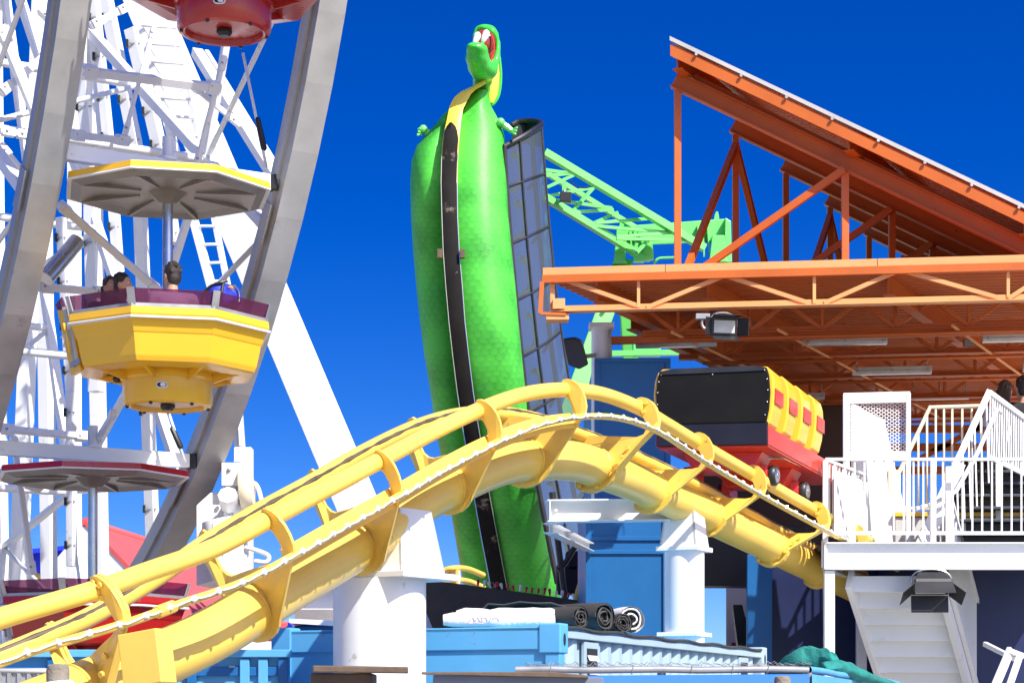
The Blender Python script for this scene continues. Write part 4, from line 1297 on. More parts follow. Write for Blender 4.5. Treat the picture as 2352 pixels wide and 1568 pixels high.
# ribbed deck: corrugations run along the front edge
dk0, dk1 = fa0 + V((0.02, 0.10, -0.04)), fa1 + V((0, 0.10, -0.04))
mb = MB()
prof = []
depth = 12.5
nrib = 70
for k in range(nrib):
    s0 = k * depth / nrib
    for f_, z in ((0.0, 0.0), (0.28, 0.0), (0.40, -0.05), (0.82, -0.05), (0.94, 0.0)):
        prof.append((s0 + f_ * depth / nrib, z))
rows = [[dk0 + REC * s + V((0, 0, z - 0.02)) for s, z in prof], [dk1 + REC * s + V((0, 0, z - 0.02)) for s, z in prof]]
mb.loft(rows, closed=False, smooth=False)
mb.poly([dk0 + V((0, 0, 0.03)), dk1 + V((0, 0, 0.03)), dk1 + REC * depth + V((0, 0, 0.03)), dk0 + REC * depth + V((0, 0, 0.03))])
mb.build('roof_deck', 'orange', stn)
# lattice trusses parallel to the front
zc = 0.50


def truss(o0, o1, name_mat, nodes, cw=0.075, front=False):
    """top/bottom chord along o0->o1 (top edge), zig-zag web"""
    mt = name_mat
    d = (o1 - o0)
    dz = V((0, 0, -zc))
    MB().angle(o0 + dz, o1 + dz, cw, 0.009, flip=1).build('bottom_chord', mt, stn)
    MB().angle(o0 + dz, o1 + dz, cw, 0.009, flip=-1).build('bottom_chord', mt, stn)
    if not front:
        MB().beam(o0 - V((0, 0, 0.10)), o1 - V((0, 0, 0.10)), 0.10, 0.06).build('top_chord', mt, stn)
    for i, (a, b, up_a) in enumerate(nodes):
        pa = o0 + d * a + V((0, 0, -0.14 if up_a else -zc + 0.03))
        pb = o0 + d * b + V((0, 0, -zc + 0.03 if up_a else -0.14))
        MB().beam(pa, pb, 0.05, 0.045).build('web_bar', mt, stn)


U = lambda x: (x - 1246) / (2420 - 1246)
fnodes = [(U(1285), U(1468), 1), (U(1476), U(1655), 0), (U(1668), U(1862), 1), (U(1895), U(2060), 0), (U(2085), U(2305), 1), (U(2320), U(2430), 0)]
truss(fa0 + V((0.1, 0.06, 0)), fa1 + V((0, 0.06, 0)), 'orangef', fnodes, front=True)  # paler faded orange also carries the sunlight on the front truss
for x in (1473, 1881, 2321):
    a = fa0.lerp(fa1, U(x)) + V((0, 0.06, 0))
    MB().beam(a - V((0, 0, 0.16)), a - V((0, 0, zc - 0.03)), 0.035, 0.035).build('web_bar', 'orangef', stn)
for k, s in enumerate((1.75, 3.6, 5.5, 7.6, 9.8)):
    o0, o1 = fa0 + REC * s + V((0.5 - 0.2 * k, 0, 0)), fa1 + REC * s
    nodes = []
    nseg = 6
    for i in range(nseg):
        a, b = (i + 0.15 * k) / nseg, (i + 0.5 + 0.15 * k) / nseg
        nodes += [(a, min(1, b), 1), (min(1, b), min(1, a + 1 / nseg), 0)]
    truss(o0, o1, 'orange', nodes)
    for i in range(nseg):
        a = o0.lerp(o1, min(1, (i + 0.5 + 0.15 * k) / nseg))
        MB().beam(a - V((0, 0, 0.12)), a - V((0, 0, zc - 0.03)), 0.035, 0.035).build('web_bar', 'orange', stn)
    MB().tube([o0 + V((0.3, -0.1, -zc - 0.06)), o1 + V((0, -0.1, -zc - 0.06))], 0.022, 8).build('conduit', 'orange', stn)
# raking joists
for x in (1380, 1640, 2060, 2500, 1000):
    a = fa0.lerp(fa1, U(x)) + V((0, 0.35, -0.22))
    if x < 1246:
        a = fa0 + REC * 2.2 + V((0.2, 0, -0.22))
    MB().ibeam(a, a + REC * 11.5, 0.13, 0.24, 0.014).build('joist', 'orange', stn)
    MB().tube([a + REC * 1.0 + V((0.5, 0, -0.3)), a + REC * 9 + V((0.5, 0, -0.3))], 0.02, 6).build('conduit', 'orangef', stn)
# far end wall lattice against the sky
b0, b1 = D(1900, 1000, 37), D(2450, 1000, 37)
for y in (1027, 1080, 985):
    MB().beam(D(1950, y, 37), D(2450, y, 37), 0.12, 0.13).build('far_rail', 'orange', stn)
MB().beam(D(2100, 1060, 37), D(2290, 958, 37), 0.12, 0.1).build('far_brace', 'orange', stn)
MB().beam(D(2240, 958, 37), D(2420, 1080, 37), 0.12, 0.1).build('far_brace', 'orange', stn)
for x in (1960, 2450):
    MB().beam(D(x, 940, 37), V((D(x, 940, 37).x, 37, 0)), 0.2, 0.2).build('column', 'orange', stn)
MB().prism([D(1600, 905, 31), D(1945, 925, 31.2), D(1945, 1300, 31.2), D(1600, 1300, 31)], (0, 0.1, 0)).build('shade_wall', 'maroonwall', stn)  # added dark sheet standing in for the shaded station interior
# left end fittings: stub, bracket, gusset
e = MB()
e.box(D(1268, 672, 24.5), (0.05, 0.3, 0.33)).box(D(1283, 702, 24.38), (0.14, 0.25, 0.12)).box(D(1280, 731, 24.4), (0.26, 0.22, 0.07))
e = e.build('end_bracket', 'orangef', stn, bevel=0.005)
MB().beam(D(1245, 647, 24.3), D(1241, 720, 24.3), 0.03, 0.05).build('end_bar', 'orange', stn)
MB().beam(D(1241, 720, 24.3), D(1300, 722, 24.3), 0.05, 0.03).build('end_bar', 'orange', stn)
# round column and its cap
cx = D(1381, 760, 26.0)
MB().lathe([(0.122, 0), (0.122, cx.z + 0.02)], (cx.x, cx.y, 0), 28).build('column', 'white', stn)
MB().box((cx.x, cx.y, cx.z + 0.05), (0.30, 0.30, 0.06)).build('column_cap', 'white', stn)
MB().tube([D(1400, 756, 25.85), D(1404, 860, 25.85)], 0.02, 8).build('conduit', 'plight', stn)
MB().beam(D(1405, 782, 26.0), D(2400, 757, 25.2), 0.07, 0.09).build('tie_beam', 'orange', stn)

# sloping roof
fd = V((0.98, -0.2, 0)).normalized()
Pz = EYE + 7.65 - 0.02
slope = -0.535
P0 = V((1.98, 25.5, 0))
DECKZ = fa0.z
raf = []
for k in range(7):
    o = P0 + REC * (2.14 * k)
    a = V((o.x, o.y, Pz)) - fd * 0.04
    L = 4.75
    b = a + fd * L + V((0, 0, slope * L))
    up = V((0, 0, 1))
    MB().ibeam(a, b, 0.13, 0.19, 0.013).build('rafter', 'orange', stn)
    MB().beam(V((o.x, o.y, DECKZ)), V((o.x, o.y, Pz - 0.13)), 0.08, 0.08, (0, 1, 0)).build('strut', 'orange', stn)
    o2 = o + fd * 1.98
    MB().beam(V((o2.x, o2.y, DECKZ)), V((o2.x, o2.y, Pz + slope * 1.98 - 0.13)), 0.08, 0.08, (0, 1, 0)).build('strut', 'orange', stn)
    MB().beam(V((o.x + 0.12, o.y, DECKZ + 0.12)), V((o2.x - 0.02, o2.y - 0.08, Pz + slope * 1.98 - 0.13)), 0.06, 0.085).build('brace', 'orange', stn)
    if k in (1, 3, 5):
        for sg in (-1, 1):
            e_ = o + REC * (2.05 * sg)
            MB().beam(V((o.x, o.y, Pz - 0.25)), V((e_.x, e_.y, DECKZ + 0.05)), 0.075, 0.075).build('brace', 'orange', stn)
span = 2.14 * 6 + 0.5
for t in (0.12, 2.12, 4.1):
    o = V((P0.x, P0.y, Pz + 0.195)) + fd * t + V((0, 0, slope * t)) - REC * 0.35
    MB().ibeam(o, o + REC * span, 0.12, 0.21, 0.013).build('purlin', 'orange', stn)
r0 = V((P0.x, P0.y, Pz + 0.37)) + fd * 0.06 + V((0, 0, slope * 0.06)) - REC * 0.42
r1 = r0 + fd * 5.0 + V((0, 0, slope * 5.0))
MB().prism([r0 - V((0, 0, 0.03)), r1 - V((0, 0, 0.03)), r1 - V((0, 0, 0.17)), r0 - V((0, 0, 0.17))], REC * 0.05).build('edge_channel', 'orange', stn)
MB().prism([r0 - V((0, 0, 0.38)) + REC * 0.5 + fd * 0.1, r1 - V((0, 0, 0.38)) + REC * 0.5, r1 - V((0, 0, 0.25)) + REC * 0.5, r0 - V((0, 0, 0.25)) + REC * 0.5 + fd * 0.1], REC * 0.05).build('edge_channel', 'orange', stn)
# roof sheet: ribs run down the slope
mb = MB()
pr = []
nr = 64
for k in range(nr):
    s = k * (span + 0.1) / nr
    w_ = (span + 0.1) / nr
    pr += [(s, 0.0), (s + 0.55 * w_, 0.0), (s + 0.65 * w_, 0.04), (s + 0.9 * w_, 0.04)]
dn = fd * 5.0 + V((0, 0, slope * 5.0))
A = [r0 + REC * s + V((0, 0, z)) for s, z in pr]
mb.loft([A, [p + dn for p in A]], closed=False, smooth=False)
mb.build('roof_sheet', 'orange', stn)
MB().prism([r0 - REC * 0.02 + V((0, 0, 0.005)), r1 - REC * 0.02 + V((0, 0, 0.005)), r1 + V((0, 0, 0.055)) - REC * 0.02, r0 + V((0, 0, 0.055)) - REC * 0.02], REC * 0.10).build('verge_trim', 'concrete', stn)
for k in range(9):
    p = r0.lerp(r1, (k + 0.6) / 9.5)
    MB().box(p - V((0, 0, 0.012)) - REC * 0.03, (0.03, 0.02, 0.03)).build('verge_clip', 'galv', stn)

# ------------------------------------------------------------------ fluorescent tubes and lamps under the roof
def fluoro(x0, x1, y, Y, label):
    a, b = D(x0, y, Y), D(x1, y - (x1 - x0) * 0.02, Y - (x1 - x0) / F * Y * 0.12)
    t = thing('tube_light', label, 'tube light', tuple((a + b) / 2), 'tube lights under the station roof')
    MB().profile([(-0.06, -0.005), (0.06, -0.005), (0.075, 0.045), (-0.075, 0.045)], a, b).build('housing', 'plight', t, bevel=0.004)
    MB().profile([(-0.05, -0.05), (0.05, -0.05), (0.066, -0.006), (-0.066, -0.006)], a, b).build('diffuser', 'lampglass', t, bevel=0.008)
    for q in (0.06, 0.5, 0.94):
        MB().box(a.lerp(b, q) + V((0, -0.065, 0.0)), (0.014, 0.014, 0.05)).build('clip', 'galv', t)
        MB().tube([a.lerp(b, q) + V((0, 0, 0.04)), a.lerp(b, q) + V((0, 0, 0.22))], 0.008, 6).build('hanger', 'galv', t)


fluoro(1460, 1646, 790, 26.4, 'grey tube light with a yellowed diffuser just right of the white column')
fluoro(1842, 2038, 785, 26.4, 'grey tube light centred in the front row, right of the floodlight')
fluoro(2256, 2450, 777, 26.2, 'grey tube light cut off by the right edge in the front row')
fluoro(1957, 2140, 853, 28.4, 'grey tube light above the white mesh gate')
fluoro(2348, 2500, 845, 28.4, 'grey tube light at the right edge, second row')
fluoro(2088, 2226, 911, 31.0, 'grey tube light behind the top right corner of the mesh gate')
fluoro(1780, 1894, 912, 31.0, 'grey tube light mostly behind the yellow coaster seats')
fluoro(2150, 2330, 960, 34.5, 'grey tube light deepest under the roof above the cream railing')


def flood(label, c, wd, hang, tilt, yaw=0.0):
    t = thing('flood_light', label, 'flood light', tuple(c), 'barn-door flood lights')
    m = Matrix.Rotation(yaw, 3, 'Z') @ Matrix.Rotation(tilt, 3, 'X')
    q = lambda x, y, z: c + m @ V((x, y, z))
    h = wd * 0.33
    MB().loft([[q(-wd / 2, 0, -h), q(wd / 2, 0, -h), q(wd / 2, 0, h), q(-wd / 2, 0, h)], [q(-wd * .5, .05, -h), q(wd * .5, .05, -h), q(wd * .5, .05, h), q(-wd * .5, .05, h)], [q(-wd * .36, .16, -h * .7), q(wd * .36, .16, -h * .7), q(wd * .36, .16, h * .7), q(-wd * .36, .16, h * .7)]], smooth=False).build('lamp_body', 'dark', t, bevel=0.012)
    MB().prism([q(-wd * .40, -0.004, -h * .70), q(wd * .40, -0.004, -h * .70), q(wd * .40, -0.004, h * .70), q(-wd * .40, -0.004, h * .70)], m @ V((0, 0.006, 0))).build('lens', 'lampglass', t)
    # barn doors
    MB().prism([q(-wd * .5, 0, -h), q(wd * .5, 0, -h), q(wd * .5, -.17, -h * 1.5), q(-wd * .5, -.17, -h * 1.5)], m @ V((0, 0, -0.006))).build('barn_door', 'dark', t)
    MB().prism([q(-wd * .5, 0, h), q(wd * .5, 0, h), q(wd * .55, -.15, h * 1.25), q(-wd * .55, -.15, h * 1.25)], m @ V((0, 0, 0.006))).build('barn_door', 'dark', t)
    for s in (-1, 1):
        MB().prism([q(s * wd * .5, 0, -h), q(s * wd * .5, 0, h), q(s * wd * .82, -.12, h), q(s * wd * .82, -.12, -h)], m @ V((s * 0.006, 0, 0))).build('barn_door', 'dark', t)
    yk = [q(-wd * .53, 0.05, 0), q(-wd * .50, 0.05, 0) + V((0, 0, hang * .6)), q(-wd * .25, 0.05, 0) + V((0, 0, hang)), q(wd * .25, 0.05, 0) + V((0, 0, hang)), q(wd * .50, 0.05, 0) + V((0, 0, hang * .6)), q(wd * .53, 0.05, 0)]
    MB().tube(catmull(yk, 5), 0.011, 8).build('yoke', 'steel', t)
    return t


f1 = flood('floodlight with open barn doors hung from the orange canopy chord', D(1664, 750, 24.0), 0.30, 0.15, R(8), R(10))
MB().box(D(1614, 727, 24.05), (0.16, 0.06, 0.06)).build('junction_box', 'galv', f1, bevel=0.006)
MB().tube(catmull([D(1614, 732, 24.05), D(1612, 742, 24.05), D(1616, 752, 24.05), D(1626, 758, 24.05)], 4), 0.014, 8).build('cord', 'galv', f1)
sp = thing('loudspeaker', 'black cabinet loudspeaker bracketed to the white column', 'loudspeaker', tuple(D(1322, 810, 25.4)), None)
MB().loft([[D(x, y, Y) for x, y in pts] for pts, Y in ((((1293, 778), (1318, 775), (1333, 782), (1350, 838), (1330, 848), (1305, 838)), 25.2), (((1297, 776), (1322, 773), (1337, 780), (1352, 836), (1334, 846), (1309, 836)), 25.6))], smooth=False).build('cabinet', 'dark', sp, bevel=0.015)
MB().beam(D(1345, 818, 25.6), D(1372, 815, 26.0), 0.04, 0.05).build('bracket', 'galv', sp)
bxs = [(2342, 740, 26.5), (2225, 787, 27.0)]
for x, y, Y in bxs[1:]:
    u = thing('cable_box', 'dark square cable box hung between two tube lights', 'cable box', tuple(D(x, y, Y)))
    MB().box(D(x, y, Y), (0.13, 0.1, 0.09)).build('box_body', 'greyin', u, bevel=0.006)
    MB().tube([D(x, y - 8, Y), D(x, y - 40, Y)], 0.01, 6).build('hanger', 'galv', u)

# blue booth behind the track
bo = thing('ticket_booth', 'tall mid-blue panelled booth standing behind the slim white pillar', 'booth', tuple(D(1450, 1300, 25.7).xy) + (0,))


def booth(x0, x1, y0, y1, Y, name, depth, rails):
    a, b = D(x0, y0, Y), D(x1, y0, Y)
    z0 = 0.0 if y1 is None else D(x0, y1, Y).z
    f_ = V((1, 0.0, 0))
    w_ = b.x - a.x
    o = MB().box(((a.x + b.x) / 2, Y + depth / 2, (a.z + z0) / 2), (w_, depth, a.z - z0)).build(name, 'blue', bo)
    t = 0.05
    fr = [((a.x, a.z - t / 2), (b.x, a.z - t / 2))]
    for zz in rails:
        fr.append(((a.x, zz), (b.x, zz)))
    for (xa, za), (xb, zb) in fr:
        MB().beam(V((xa, Y - 0.012, za)), V((xb, Y - 0.012, zb)), 0.03, t).build('frame_rail', 'blue', o, bevel=0.003)
    for xx in (a.x + 0.03, b.x - 0.03):
        MB().beam(V((xx, Y - 0.013, a.z - t)), V((xx, Y - 0.013, z0)), 0.06, 0.03, (0, 1, 0)).build('frame_stile', 'blue', o, bevel=0.003)
    return o


booth(1366, 1540, 823, 1148, 25.75, 'upper_cabin', 4.0, [])
booth(1345, 1534, 1146, None, 25.5, 'lower_cabin', 3.0, [D(0, 1267, 25.5).z, D(0, 1140, 25.5).z - 0.5, D(0, 1463, 25.5).z])
# ------------------------------------------------------------------ exit platform with stairs
YP = 22.85
pf = thing('exit_platform', 'white steel exit platform with baluster railing and stairs on the right', 'platform', tuple(D(1905, 1500, YP).xy) + (0,))
zt, zb = D(0, 1245, YP).z, D(0, 1307, YP).z
xl = D(1893, 0, YP).x
xr = 6.4
fb = MB().ibeam(V((xl, YP + 0.05, (zt + zb) / 2)), V((xr, YP + 0.05, (zt + zb) / 2)), 0.16, zt - zb, 0.012)
fb.box((xl + 0.004, YP + 0.05, (zt + zb) / 2), (0.008, 0.15, zt - zb - 0.03))
fb.build('edge_beam', 'white', pf)
MB().box(((xl + xr) / 2, YP + 1.0, zt - 0.03), (xr - xl, 1.72, 0.05)).build('floor_plate', 'tread', pf)
MB().ibeam(V((xl + 0.05, YP + 0.14, (zt + zb) / 2)), V((xl + 0.6, YP + 1.9, (zt + zb) / 2)), 0.12, zt - zb, 0.012).build('edge_beam', 'white', pf)
for x, w_ in ((1906, 0.11),):
    MB().box((D(x, 0, YP).x, YP + 0.06, zb / 2 - 0.005), (w_, w_, zb - 0.01)).build('support_post', 'white', pf, bevel=0.004)
MB().box((xl + 0.7, YP + 1.85, zb / 2), (0.11, 0.11, zb)).build('support_post', 'white', pf)
MB().box((xr, YP + 0.06, zb / 2 - 0.005), (0.11, 0.11, zb - 0.01)).build('support_post', 'white', pf)


def railing(p, q, h, nb, name_mat, parent, br=0.009, post=0.028, toe=0.10, posts=True, cap=(0.045, 0.032)):
    """railing from p to q (floor points), balusters evenly spaced"""
    U_ = V((0, 0, 1))
    rt = MB().beam(p + U_ * h, q + U_ * h, *cap).build('top_rail', name_mat, parent, bevel=0.003)
    MB().beam(p + U_ * toe, q + U_ * toe, 0.028, 0.038).build('bottom_rail', name_mat, parent, bevel=0.003)
    for k in range(1, nb):
        a = p.lerp(q, k / nb)
        MB().beam(a + U_ * (toe + 0.018), a + U_ * (h - 0.016), br * 2, br * 2, (0, 1, 0)).build('baluster', name_mat, parent)
    if posts:
        for a in (p, q):
            MB().beam(a, a + U_ * (h - 0.016), post * 2, post * 2, (0, 1, 0)).build('post', name_mat, parent)


fr0 = V((D(1896, 0, YP).x, YP + 0.02, zt))
hR = D(0, 1054, YP).z - zt
p1 = V((D(2144, 0, YP).x, YP + 0.02, zt))
p2 = V((D(2392, 0, YP).x, YP + 0.02, zt))
railing(fr0, p1, hR, 11, 'whiter', pf)
railing(p1, p2, hR, 11, 'whiter', pf, posts=False)
railing(fr0 + V((0.02, 0.08, 0)), fr0 + REC * 1.7, hR, 13, 'whiter', pf, posts=False)
MB().box((fr0.x - 0.01, YP + 0.02, (zt + zb) / 2 + 0.02), (0.06, 0.02, zt - zb)).build('post_foot', 'whiter', pf)

# stair flight going down and away under the platform
st = thing('lower_stair', 'white steel stair flight seen from below under the platform', 'stairs', tuple(D(2060, 1568, YP).xy) + (0,))
rise, run = 0.17, 0.235
sdir = V((0.40, 0.916, 0)).normalized()
sl = D(1950, 1318, YP + 0.25)
wdt = V((1, -0.02, 0)) * 0.98
for k in range(11):
    o = sl + sdir * (run * k) - V((0, 0, rise * k + 0.02))
    MB().prism([o + V((0.02, 0, 0)), o + wdt, o + wdt - V((0, 0, rise - 0.012)), o + V((0.02, 0, 0)) - V((0, 0, rise - 0.012))], sdir * 0.006).build('riser', 'white', st)
    MB().prism([o - V((-0.02, 0, rise)), o + wdt - V((0, 0, rise)), o + wdt + sdir * run - V((0, 0, rise)), o + sdir * run - V((-0.02, 0, rise))], V((0, 0, 0.012))).build('tread', 'white', st)
for off, ww in ((0.0, 0.06), (0.98, 0.07)):
    a = sl + V((1, -0.02, 0)) * off - V((0, 0, 0.05)) + V((0, -0.04, 0))
    b = a + (sdir * run - V((0, 0, rise))) * 11
    MB().beam(a, b, ww, 0.26).build('stringer', 'white', st, bevel=0.004)
# guard of the flight: rail with close balusters on its right side
a = sl + V((1.10, 0.05, 0.0))
gdir = (sdir * run - V((0, 0, rise)))
for k in range(24):
    o = a + gdir * (k * 0.46)
    MB().beam(o - V((0, 0, 0.12)), o + V((0, 0, 0.86)), 0.02, 0.02, (0, 1, 0)).build('baluster', 'whiter', st)
MB().beam(a + V((0, 0, 0.86)), a + gdir * 11 + V((0, 0, 0.86)), 0.05, 0.04).build('top_rail', 'whiter', st)
MB().beam(a - V((0, 0, 0.12)), a + gdir * 11 - V((0, 0, 0.12)), 0.05, 0.04).build('bottom_rail', 'whiter', st)
# second guard low at the right
lg = thing('ramp_guard', 'white baluster guard rail at the bottom right corner below the stairs', 'guard rail', tuple(D(2310, 1568, 22).xy) + (0,))
q0, q1 = D(2258, 1640, 22.3), D(2322, 1490, 22.6)
MB().beam(q0, q1, 0.05, 0.09).build('rail', 'whiter', lg, bevel=0.004)
MB().beam(D(2296, 1640, 22.2), D(2344, 1500, 22.5), 0.045, 0.07).build('rail', 'whiter', lg, bevel=0.004)
MB().beam(D(2262, 1478, 23.2), D(2330, 1512, 22.6), 0.05, 0.05).build('rail', 'whiter', lg, bevel=0.004)
MB().beam(D(2318, 1493, 22.55), D(2352, 1506, 22.6), 0.04, 0.05).build('rail', 'whiter', lg)

# mesh gate with a white plate standing in for sunlight through the mesh
gt = thing('mesh_gate', 'white framed expanded mesh gate standing on the platform', 'gate', tuple(D(2010, 1245, YP + 0.9).xy) + (zt,))
Yg = YP + 1.0
g0, g1 = D(1937, 905, Yg), D(2090, 903, Yg - 0.06)
fr = MB()
za, zz = g0.z, zt
MB().box((g0.x + 0.03, Yg, (za + zz) / 2), (0.07, 0.06, za - zz)).build('frame_post', 'white', gt, bevel=0.004)
MB().box((g1.x - 0.02, Yg - 0.06, (za + zz) / 2), (0.05, 0.06, za - zz)).build('frame_post', 'white', gt, bevel=0.004)
MB().beam(V((g0.x, Yg, za - 0.05)), V((g1.x, Yg - 0.06, za - 0.04)), 0.05, 0.12).build('frame_rail', 'white', gt, bevel=0.004)
zm0 = D(0, 1046, Yg).z
MB().beam(V((g0.x, Yg, zm0)), V((g1.x, Yg - 0.06, zm0)), 0.05, 0.08).build('frame_rail', 'white', gt, bevel=0.004)
mesh = MB()
W, H = g1.x - g0.x - 0.10, za - 0.10 - zm0
cx_, cz_ = 0.030, 0.020
nx, nz = int(W / cx_), int(H / cz_)
o = V((g0.x + 0.06, Yg - 0.02, zm0 + 0.02))
for i in range(nx):
    for j in range(nz):
        if (i + j) % 2:
            continue
        c = o + V((i * cx_, 0, j * cz_))
        for dx, dz in ((cx_, cz_), (cx_, -cz_)):
            q = c + V((dx, 0, dz))
            nr_ = V((-dz, 0, dx)).normalized() * 0.0042
            mesh.poly([c - nr_, q - nr_, q + nr_, c + nr_])
mesh.build('expanded_mesh', 'whiter', gt)
pl = MB()
pl.prism([D(1955, 925, Yg + .5), D(2030, 965, Yg + .5), D(2072, 1150, Yg + .42), D(2120, 1250, Yg + .38), D(1955, 1250, Yg + .38)], (0.01, 0.012, 0)).build('sunlight_plate', 'whiter', gt)
sc2 = MB()
for k in range(13):
    p = fr0 + REC * (0.12 + k * 0.105) + V((0.06, 0, 0))
    sc2.poly([p + V((0, 0, 0.05)), p + V((0.035, 0.05, 0.05)), p + V((0.035, 0.05, hR - 0.1)), p + V((0, 0, hR - 0.1))])
sc2.build('side_mesh', 'whiter', gt)

# upper stair: dark treads, white guard and handrail
us = thing('upper_stair', 'dark tread stair with white guard climbing to the loading deck', 'stairs', tuple(D(2300, 1245, YP + 1.0).xy) + (zt,))
s0 = D(2185, 1245, YP + 0.5)
for k in range(7):
    o = V((D(2180 + k * 6, 0, YP + 0.6 + 0.25 * k).x, YP + 0.6 + 0.25 * k, zt + 0.165 * k))
    MB().box((o.x + 0.75, o.y + 0.13, o.z + 0.15), (1.5, 0.28, 0.03)).build('tread', 'tread', us, bevel=0.004)
    MB().box((o.x + 0.75, o.y + 0.27, o.z + 0.08), (1.5, 0.012, 0.15)).build('riser', 'tread', us)
ga, gb = D(2104, 1262, YP + 0.35), D(2272, 900, YP + 1.3)
gw = MB().beam(ga, gb, 0.07, 0.085, (0, -1, 0.4)).build('guard_rail', 'whiter', us, bevel=0.005)
MB().beam(D(2122, 1265, YP + .4), D(2205, 1065, YP + .8), 0.12, 0.04, (0, -1, 0.4)).build('stringer', 'whiter', us)
MB().beam(gb, D(2356, 962, YP + 1.5), 0.05, 0.05).build('guard_rail', 'whiter', us, bevel=0.004)
MB().beam(D(2268, 1048, YP + 1.35), D(2356, 1090, YP + 1.5), 0.05, 0.05).build('guard_rail', 'whiter', us, bevel=0.004)
for k in range(15):
    t = (k + 0.6) / 15
    p = gb.lerp(D(2352, 960, YP + 1.5), t)
    q = D(2268, 1048, YP + 1.35).lerp(D(2352, 1090, YP + 1.5), t)
    MB().beam(p, q, 0.016, 0.016, (0, 1, 0)).build('baluster', 'whiter', us)
for k in range(12):
    t = (k + 0.5) / 12
    p = ga.lerp(gb, t)
    MB().beam(p, V((p.x + 0.04, p.y + 0.05, max(zt, p.z - 0.95))), 0.018, 0.018, (0, 1, 0)).build('baluster', 'whiter', us)
hp = [D(2122, 1252, YP + .25), D(2148, 1240, YP + .3), D(2212, 1195, YP + .5), D(2222, 1180, YP + .55)]
hp = [D(2098, 1170, YP + .25), D(2140, 1158, YP + .3), D(2196, 1128, YP + .5), D(2245, 1040, YP + .8), D(2290, 940, YP + 1.2), D(2300, 948, YP + 1.25)]
MB().tube(hp, 0.024, 10).build('handrail', 'whiter', us)
MB().box((D(2180, 0, YP + .2).x, YP + .25, zt + 0.42), (0.06, 0.06, 0.84)).build('post', 'whiter', us, bevel=0.004)
MB().box((D(2292, 0, YP + 1.3).x, YP + 1.3, zt + 0.5), (0.055, 0.055, 1.0)).build('post', 'whiter', us, bevel=0.004)

# loading deck with yellow nosing and cream railing
ld = thing('loading_deck', 'pale concrete loading deck with a yellow painted edge behind the railing', 'deck', tuple(D(2150, 1300, YP + 2.2).xy) + (0,))
Yd = YP + 1.35
zd = D(0, 1185, Yd).z
x0 = D(2056, 0, Yd).x
MB().box((x0 + 3.0, Yd + 4.0, zd - 0.26), (6.0, 8.0, 0.5)).build('slab', 'concrete', ld, bevel=0.01)
MB().box((x0 + 3.0, Yd + 0.05, zd + 0.02), (6.02, 0.16, 0.05)).build('nosing', 'ygond', ld, bevel=0.006)
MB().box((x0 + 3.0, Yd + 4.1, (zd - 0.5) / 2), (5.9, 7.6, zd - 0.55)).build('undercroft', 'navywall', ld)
cr = thing('loading_rail', 'cream tubular railing with a sloped end on the loading deck', 'railing', tuple(D(2050, 1185, Yd).xy) + (zd,))
Yc = Yd + 0.12
T = lambda x, y: D(x, y, Yc)
MB().tube([T(2052, 1190), T(2052, 1110), T(2068, 1078), T(2136, 935), T(2265, 932)], 0.026, 10).build('top_rail', 'cream', cr)
MB().tube([T(2056, 1167), T(2275, 1167)], 0.02, 10).build('bottom_rail', 'cream', cr)
for x in (2066, 2089, 2109, 2129, 2149, 2168, 2187, 2210, 2232, 2254):
    yt = 935 if x > 2136 else 1078 - (x - 2068) / 68 * 143
    MB().tube([T(x, yt), T(x, 1167)], 0.013, 8).build('baluster', 'cream', cr)
MB().box(T(2051, 1150), (0.13, 0.1, 0.7)).build('end_post', 'cream', cr, bevel=0.01)
# deep blue walls in the shade under the deck
nw = thing('undercroft_wall', 'deep navy blue wall in shade behind the white stairs', 'wall', tuple(D(2000, 1500, 25.6).xy) + (0,))
wz = D(0, 1275, 25.6).z
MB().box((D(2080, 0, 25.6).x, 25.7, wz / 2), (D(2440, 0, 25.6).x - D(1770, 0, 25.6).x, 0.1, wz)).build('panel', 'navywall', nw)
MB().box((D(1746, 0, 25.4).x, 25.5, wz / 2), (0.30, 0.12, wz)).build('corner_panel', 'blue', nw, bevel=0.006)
MB().box((D(2320, 0, 25.5).x, 25.55, 1.1), (0.5, 0.06, 2.0)).build('door', 'greyboard', nw, bevel=0.006)
dkb = thing('deck_shadow_girder', 'black girder shape standing in for the building shadow beside the slim pillar', 'girder', tuple(D(1690, 1300, 26.3).xy) + (0,))
MB().box((D(1690, 0, 26.6).x, 26.9, D(0, 1275, 26.6).z), (1.8, 0.5, 0.75)).build('beam', 'dark', dkb, bevel=0.01)  # black box painted in for the building shadow under the station
for x, w_ in ((1664, 0.26), (1700, 0.12)):
    MB().box((D(x, 0, 27).x, 27.0, 1.0), (w_, 0.17, 2.0)).build('column', 'greyin', dkb)
MB().prism([D(1683, 1388, 26.8), D(1705, 1388, 26.8), D(1745, 1560, 26.8), D(1705, 1560, 26.8)], (0, 0.2, 0)).build('brace', 'dark', dkb)
sg = thing('sign_board', 'white board with a plum coloured curl seen in the gap behind the girder', 'sign', tuple(D(1700, 1440, 30)))
MB().box(D(1702, 1430, 30), (0.42, 0.05, 1.1)).build('board', 'sign', sg)
MB().tube(catmull([D(1722, 1520, 29.9), D(1718, 1460, 29.9), D(1708, 1435, 29.9), D(1712, 1420, 29.9), D(1722, 1428, 29.9), D(1716, 1445, 29.9)], 5), 0.03, 8).build('curl', 'plum', sg)
MB().prism([D(1680, 1475, 29.9), D(1730, 1475, 29.9), D(1730, 1530, 29.9), D(1680, 1530, 29.9)], (0, -0.02, 0)).build('lower_field', 'plum', sg)
f2 = flood('black barn-door floodlight hanging upside down under the white platform beam', D(2140, 1352, YP - 0.05), 0.40, 0.16, R(62))
from mathutils import noise as mnoise
